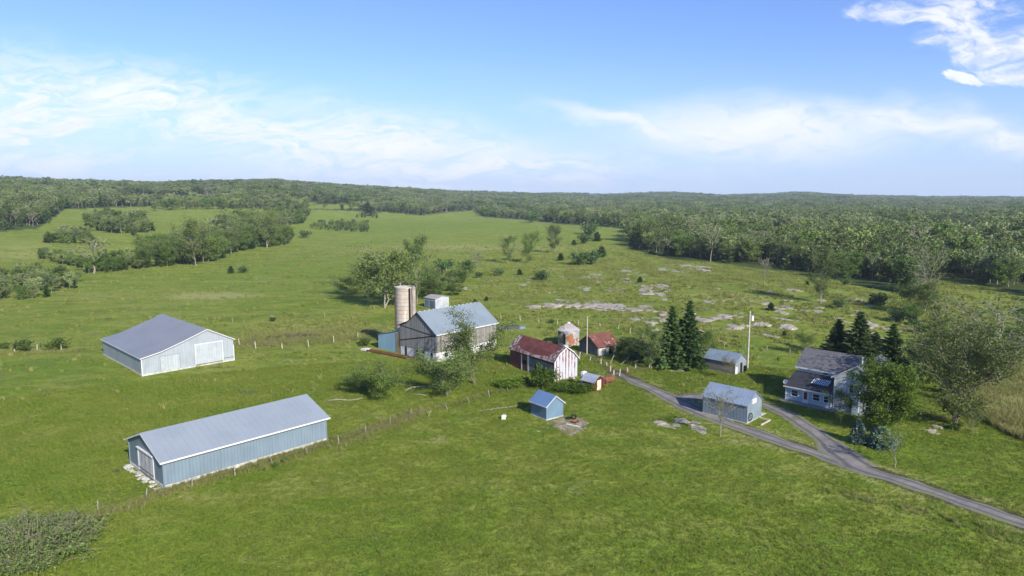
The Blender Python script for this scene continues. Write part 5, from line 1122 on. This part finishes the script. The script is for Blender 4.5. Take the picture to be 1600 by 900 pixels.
# ---- rocks
def rock_mesh(seed, flat):
    rs = np.random.RandomState(seed); nu, nv = 22, 12; th = np.arange(nu)/nu*2*np.pi; ph = np.linspace(0, np.pi/2*1.15, nv)
    A_, B_ = np.meshgrid(th, ph); ks = rs.uniform(0, 6.28, 8); rad_ = 1+.22*np.sin(2*A_+ks[0])+.14*np.sin(3*A_+ks[1])+.10*np.sin(5*A_+ks[2])+.05*np.sin(9*A_+ks[3])
    x = rad_*np.sin(np.minimum(B_, np.pi/2))**.7*np.cos(A_); y = rad_*np.sin(np.minimum(B_, np.pi/2))**.7*np.sin(A_); z = np.cos(B_)*flat
    z = z+flat*.22*np.sin(x*5+ks[4])*np.cos(y*6+ks[5])*np.cos(B_).clip(0)+rs.normal(0, .02*flat*2, z.shape); v = np.stack([x, y, z], -1).reshape(-1, 3)
    i = np.arange(nv-1)[:, None]*nu+np.arange(nu)[None, :]; i2 = np.arange(nv-1)[:, None]*nu+(np.arange(nu)+1)[None, :] % nu
    return npmesh('rock', v, np.stack([i, i+nu, i2+nu, i2], -1).reshape(-1, 4), [M['rock']], smooth=False)
RK = [rock_mesh(i, .22) for i in range(5)]; RB = [rock_mesh(20+i, .7) for i in range(4)]
rr = random.Random(9)
def rock(px, py, wpx, asp, mesh, label, group=None, hk=1., name='rock_outcrop', cat='rock'):
    g_ = G(px, py); w_ = wpx*g_[1]/F/2; o = link(name, mesh, None, label=label, cat=cat, group=group); o.location = (g_[0], g_[1], g_[2]-.04*w_); o.scale = (w_, w_*asp, min(w_*.8, 2.2)*hk); o.rotation_euler = (rr.uniform(-.05, .05), rr.uniform(-.05, .05), rr.uniform(-.4, .4)+(0 if rr.random() < .5 else math.pi)); return o
def rocks(cx, cy, rx, ry, n, w0, w1, label, grp, asp=(1.0, 2.6), m=None, hk=.6):
    for i in range(n):
        a = rr.uniform(0, 6.28); k = math.sqrt(rr.random()); px, py = cx+rx*k*math.cos(a), cy+ry*k*math.sin(a); rock(px, py, rr.uniform(w0, w1), rr.uniform(*asp), rr.choice(m or RK), label, grp, hk)
rocks(905, 474, 34, 5, 12, 10, 30, 'flat pale granite slab in the outcrop behind the grain bin', 'slabs behind the grain bin')
rocks(965, 480, 45, 5, 14, 10, 34, 'flat pale granite slab in the outcrop above the farm lane', 'slabs above the farm lane')
rocks(1000, 452, 50, 9, 20, 8, 26, 'pale granite slab in the middle of the rocky pasture', 'slabs in the rocky pasture')
rocks(1075, 419, 40, 8, 16, 9, 28, 'granite slab in front of the wood edge', 'slabs in front of the wood')
rocks(1070, 383, 22, 5, 7, 14, 32, 'rock slab showing between the trees of the wood edge', 'slabs between the wood edge trees')
rocks(1080, 450, 170, 28, 34, 4, 15, 'small stone scattered over the rocky pasture', 'small pasture stones')
rocks(1200, 500, 200, 26, 44, 5, 24, 'grey stone scattered behind the pole and the house', 'stones behind the house')
rocks(1400, 520, 70, 25, 14, 8, 26, 'grey stone on the slope behind the spruces', 'stones behind the spruces')
rocks(840, 450, 120, 20, 22, 4, 14, 'small stone in the pasture behind the silo', 'stones behind the silo')
rocks(1195, 512, 55, 5, 12, 10, 26, 'boulder in the low rock ridge behind the utility pole', 'ridge boulders', (.5, 1.1), RB, .6)
rocks(850, 480, 60, 5, 10, 12, 30, 'boulder in the low rock ridge behind the barn roof', 'boulders behind the barn', (.5, 1.1), RB, .5)
rocks(1020, 505, 45, 12, 14, 6, 20, 'grey stone on the bank behind the farm lane', 'stones behind the lane', (.6, 1.4), RB+RK, .5)
rocks(1060, 662, 30, 7, 11, 9, 28, 'pale boulder in the pile beside the drive', 'boulder pile by the drive', (.5, 1.0), RB+RK, .55)
rocks(1095, 672, 14, 5, 4, 10, 22, 'flat pale stone right of the boulder pile', 'flat stones by the drive')
rocks(1462, 672, 16, 6, 8, 8, 18, 'stone in the heap under the old tree', 'stones under the old tree', (.5, 1.), RB, .5)
rocks(1058, 580, 12, 3, 5, 7, 16, 'pale stone at the fence by the big spruces', 'stones by the big spruces', (.5, 1.), RB, .4)
rocks(1230, 470, 150, 18, 20, 5, 18, 'small grey stone on the slope above the utility pole', 'stones above the pole')
rocks(1080, 494, 60, 10, 14, 8, 22, 'flat pale stone above the two big spruces', 'stones above the big spruces')
rocks(960, 430, 60, 8, 12, 6, 20, 'flat pale stone left of the rocky pasture centre', 'stones left of the rocky pasture')
# stone patch beside the blue shed
g_ = G(893, 661); cx, cy, a, b_ = blobw(891, 661, 38, 15)
mb = MB(); n = 40; vs = [(0, 0, .07)]
for ring_ in (.55, 1.):
    for i in range(n):
        th = i/n*6.2832; k = ring_*(1+.12*math.sin(3*th)+.08*math.sin(7*th+1)); vs.append((a*k*math.cos(th), b_*k*math.sin(th), .06 if ring_ < 1 else -.04))
mb.add(vs, [(0, 1+i, 1+(i+1) % n) for i in range(n)]+[(1+i, 1+n+i, 1+n+(i+1) % n, 1+(i+1) % n) for i in range(n)])
m, t, p, out = newmat('bare pink ground'); o_ = t.node('ShaderNodeTexCoord').outputs['Object']; n1 = t.noise(o_, 1.6, 5, .7, .5); t.put(p.inputs['Base Color'], t.mix(t.step(n1, .3, .7), (.20, .155, .12), (.36, .295, .24))); p.inputs['Roughness'].default_value = .95; t.l.new(t.bump(n1, .8, .08), p.inputs['Normal'])
o = mb.build('stone_patch', m, kind='structure'); o.location = (cx, cy, Tz(cx, cy))
rocks(888, 663, 26, 9, 14, 8, 22, 'flat pinkish stone on the bare patch by the blue shed', 'stones by the blue shed', (.7, 1.3), RK, .3)
rocks(842, 670, 20, 4, 5, 5, 12, 'small stone in the grass below the blue shed', 'stones below the blue shed', (.6, 1.3), RK, .3)
e = empty('fire_bowl', G(899, 661), 0, 'rusty round fire bowl on the stone patch', 'fire bowl')
v, fq = tube([(0, 0, .35), (0, 0, .12), (0, 0, .1)], [.62, .38, .02], 18); b = MB(); b.v = [tuple(q) for q in v]; b.f = [list(q) for q in fq]; b.build('bowl', M['rusty'], e); b = MB()
for i in range(3): b.tube([(.4*math.cos(i*2.1), .4*math.sin(i*2.1), .2), (.5*math.cos(i*2.1), .5*math.sin(i*2.1), -.02)], .03, 4).build('leg', M['rusty'], e); b = MB()
def tyre(px, py, lab, tilt=0.):
    vs = []; n = 20; k = 8
    for i in range(n):
        for j in range(k):
            a = i/n*6.2832; q = j/k*6.2832; rr_ = .36+.13*math.cos(q); vs.append((rr_*math.cos(a), rr_*math.sin(a), .12+.12*math.sin(q)))
    b = MB().add(vs, [(i*k+j, ((i+1) % n)*k+j, ((i+1) % n)*k+(j+1) % k, i*k+(j+1) % k) for i in range(n) for j in range(k)]); o = b.build('tyre', M['dark'], None, True, label=lab, cat='tyre'); o.location = G(px, py)+np.array([0, 0, .08+.3*tilt]); o.rotation_euler = (tilt, 0, .3)
tyre(888, 655, 'black tyre lying flat on the stone patch left of the fire bowl'); tyre(896, 655, 'black tyre propped up behind the fire bowl', .9)
o = MB().tube([(0, 0, .15), (1.9, -1.4, .2)], .11, 6).build('plank', WHT, None, label='white plank lying across the stone patch', cat='plank'); o.location = G(885, 664)
o = MB().box(-.3, .3, -.3, .3, -.1, .75, .06).box(.15, .45, -.2, .2, .45, .7, .04).build('stump_block', simple('bleached wood', (.62, .57, .5), .9, .2, 5.), None, label='pale upright stump in the open grass left of the blue shed', cat='stump'); o.location = G(787, 655)
def log(px, py, pts, r_, lab):
    rs = random.Random(px); P = [(x, y, r_*.8+z) for x, y, z in pts]; b = MB().tube(P, [r_*(1-.6*i/len(P)) for i in range(len(P))], 7)
    for i in range(1, len(P)): b.tube([P[i], tuple(np.array(P[i])+np.array([rs.uniform(-.9, .9), rs.uniform(-.7, .7), rs.uniform(.1, .5)]))], [r_*.3, r_*.1], 4)
    o = b.build('fallen_branch', M['pale_bark'], None, True, label=lab, cat='log'); o.location = G(px, py)
log(512, 627, [(0, 0, 0), (2, .3, .1), (4, .1, .0), (6, .9, .15)], .16, 'bare fallen branch in the grass right of the long shed')
log(633, 611, [(0, 0, 0), (1.2, 1, .3), (3, 1.5, .3), (5.8, 2.0, .1)], .16, 'crooked fallen branch left of the barn tree')
log(640, 617, [(0, 0, 0), (1.8, -.3, .1), (3, -.9, .1)], .12, 'short fallen branch below the crooked one')
log(765, 640, [(-2, -1, 0), (2, 0.4, .1), (5, 1.8, .1)], .08, 'thin long stick in the grass above the pale stump')
g_ = G(796, 514); e = empty('cattle_trough', g_, R(8), 'dark round bale feeder and blue tub behind the barn corner', 'trough')
MB().box(-.6, 2.6, -.8, .8, -.1, .9, .08).build('tub', simple('dark tub', (.07, .075, .08), .6), e); MB().box(-2.9, -.8, -.5, .5, -.1, .55, .06).box(2.7, 4.2, -.5, .6, -.1, .6, .06).build('blue_panel', simple('blue tub', (.16, .24, .33), .5), e)
g_ = G(1003, 562); mb = MB(); rs = random.Random(3); n = 14
top = [(1.5*math.cos(i/n*6.28)*(1+.15*rs.random()), .9*math.sin(i/n*6.28), 1.5+.3*rs.random()) for i in range(n)]; bot = [(2.2*math.cos(i/n*6.28)*(1+.15*rs.random()), 1.4*math.sin(i/n*6.28), -.1) for i in range(n)]
mb.add(top+bot+[(0, 0, 2.0)], [(i, (i+1) % n, n+(i+1) % n, n+i) for i in range(n)]+[(i, 2*n, (i+1) % n) for i in range(n)]); o = mb.build('tarp_cover', simple('deep blue tarp', (.03, .10, .22), .4, .4, 1.5), None, label='deep blue tarp-covered heap half hidden in the lane scrub', cat='tarp'); o.location = g_
# pale buildings far off in the right-hand wood clearing
for px, py, w_, lab in [(1512, 379, 9, 'far white-roofed building left in the wood clearing'), (1524, 381, 6, 'small far white building right in the wood clearing'), (1412, 377, 8, 'far pale building at the edge of the wood clearing')]:
    g_ = G(px, py); s = w_*g_[1]/F; e = empty('far_house', g_, R(20), lab, 'house'); MB().prism([(0, 3), (s*.3, 5.), (s*.6, 3), (s*.6, -.5), (0, -.5)], 0, s, 'X').build('wall', WHT, e); MB().prism(off_profile([(-.3, 3), (s*.3, 5.15), (s*.6+.3, 3)], .15), -.3, s+.3, 'X').build('roof', m_roofL, e)
make_grass()
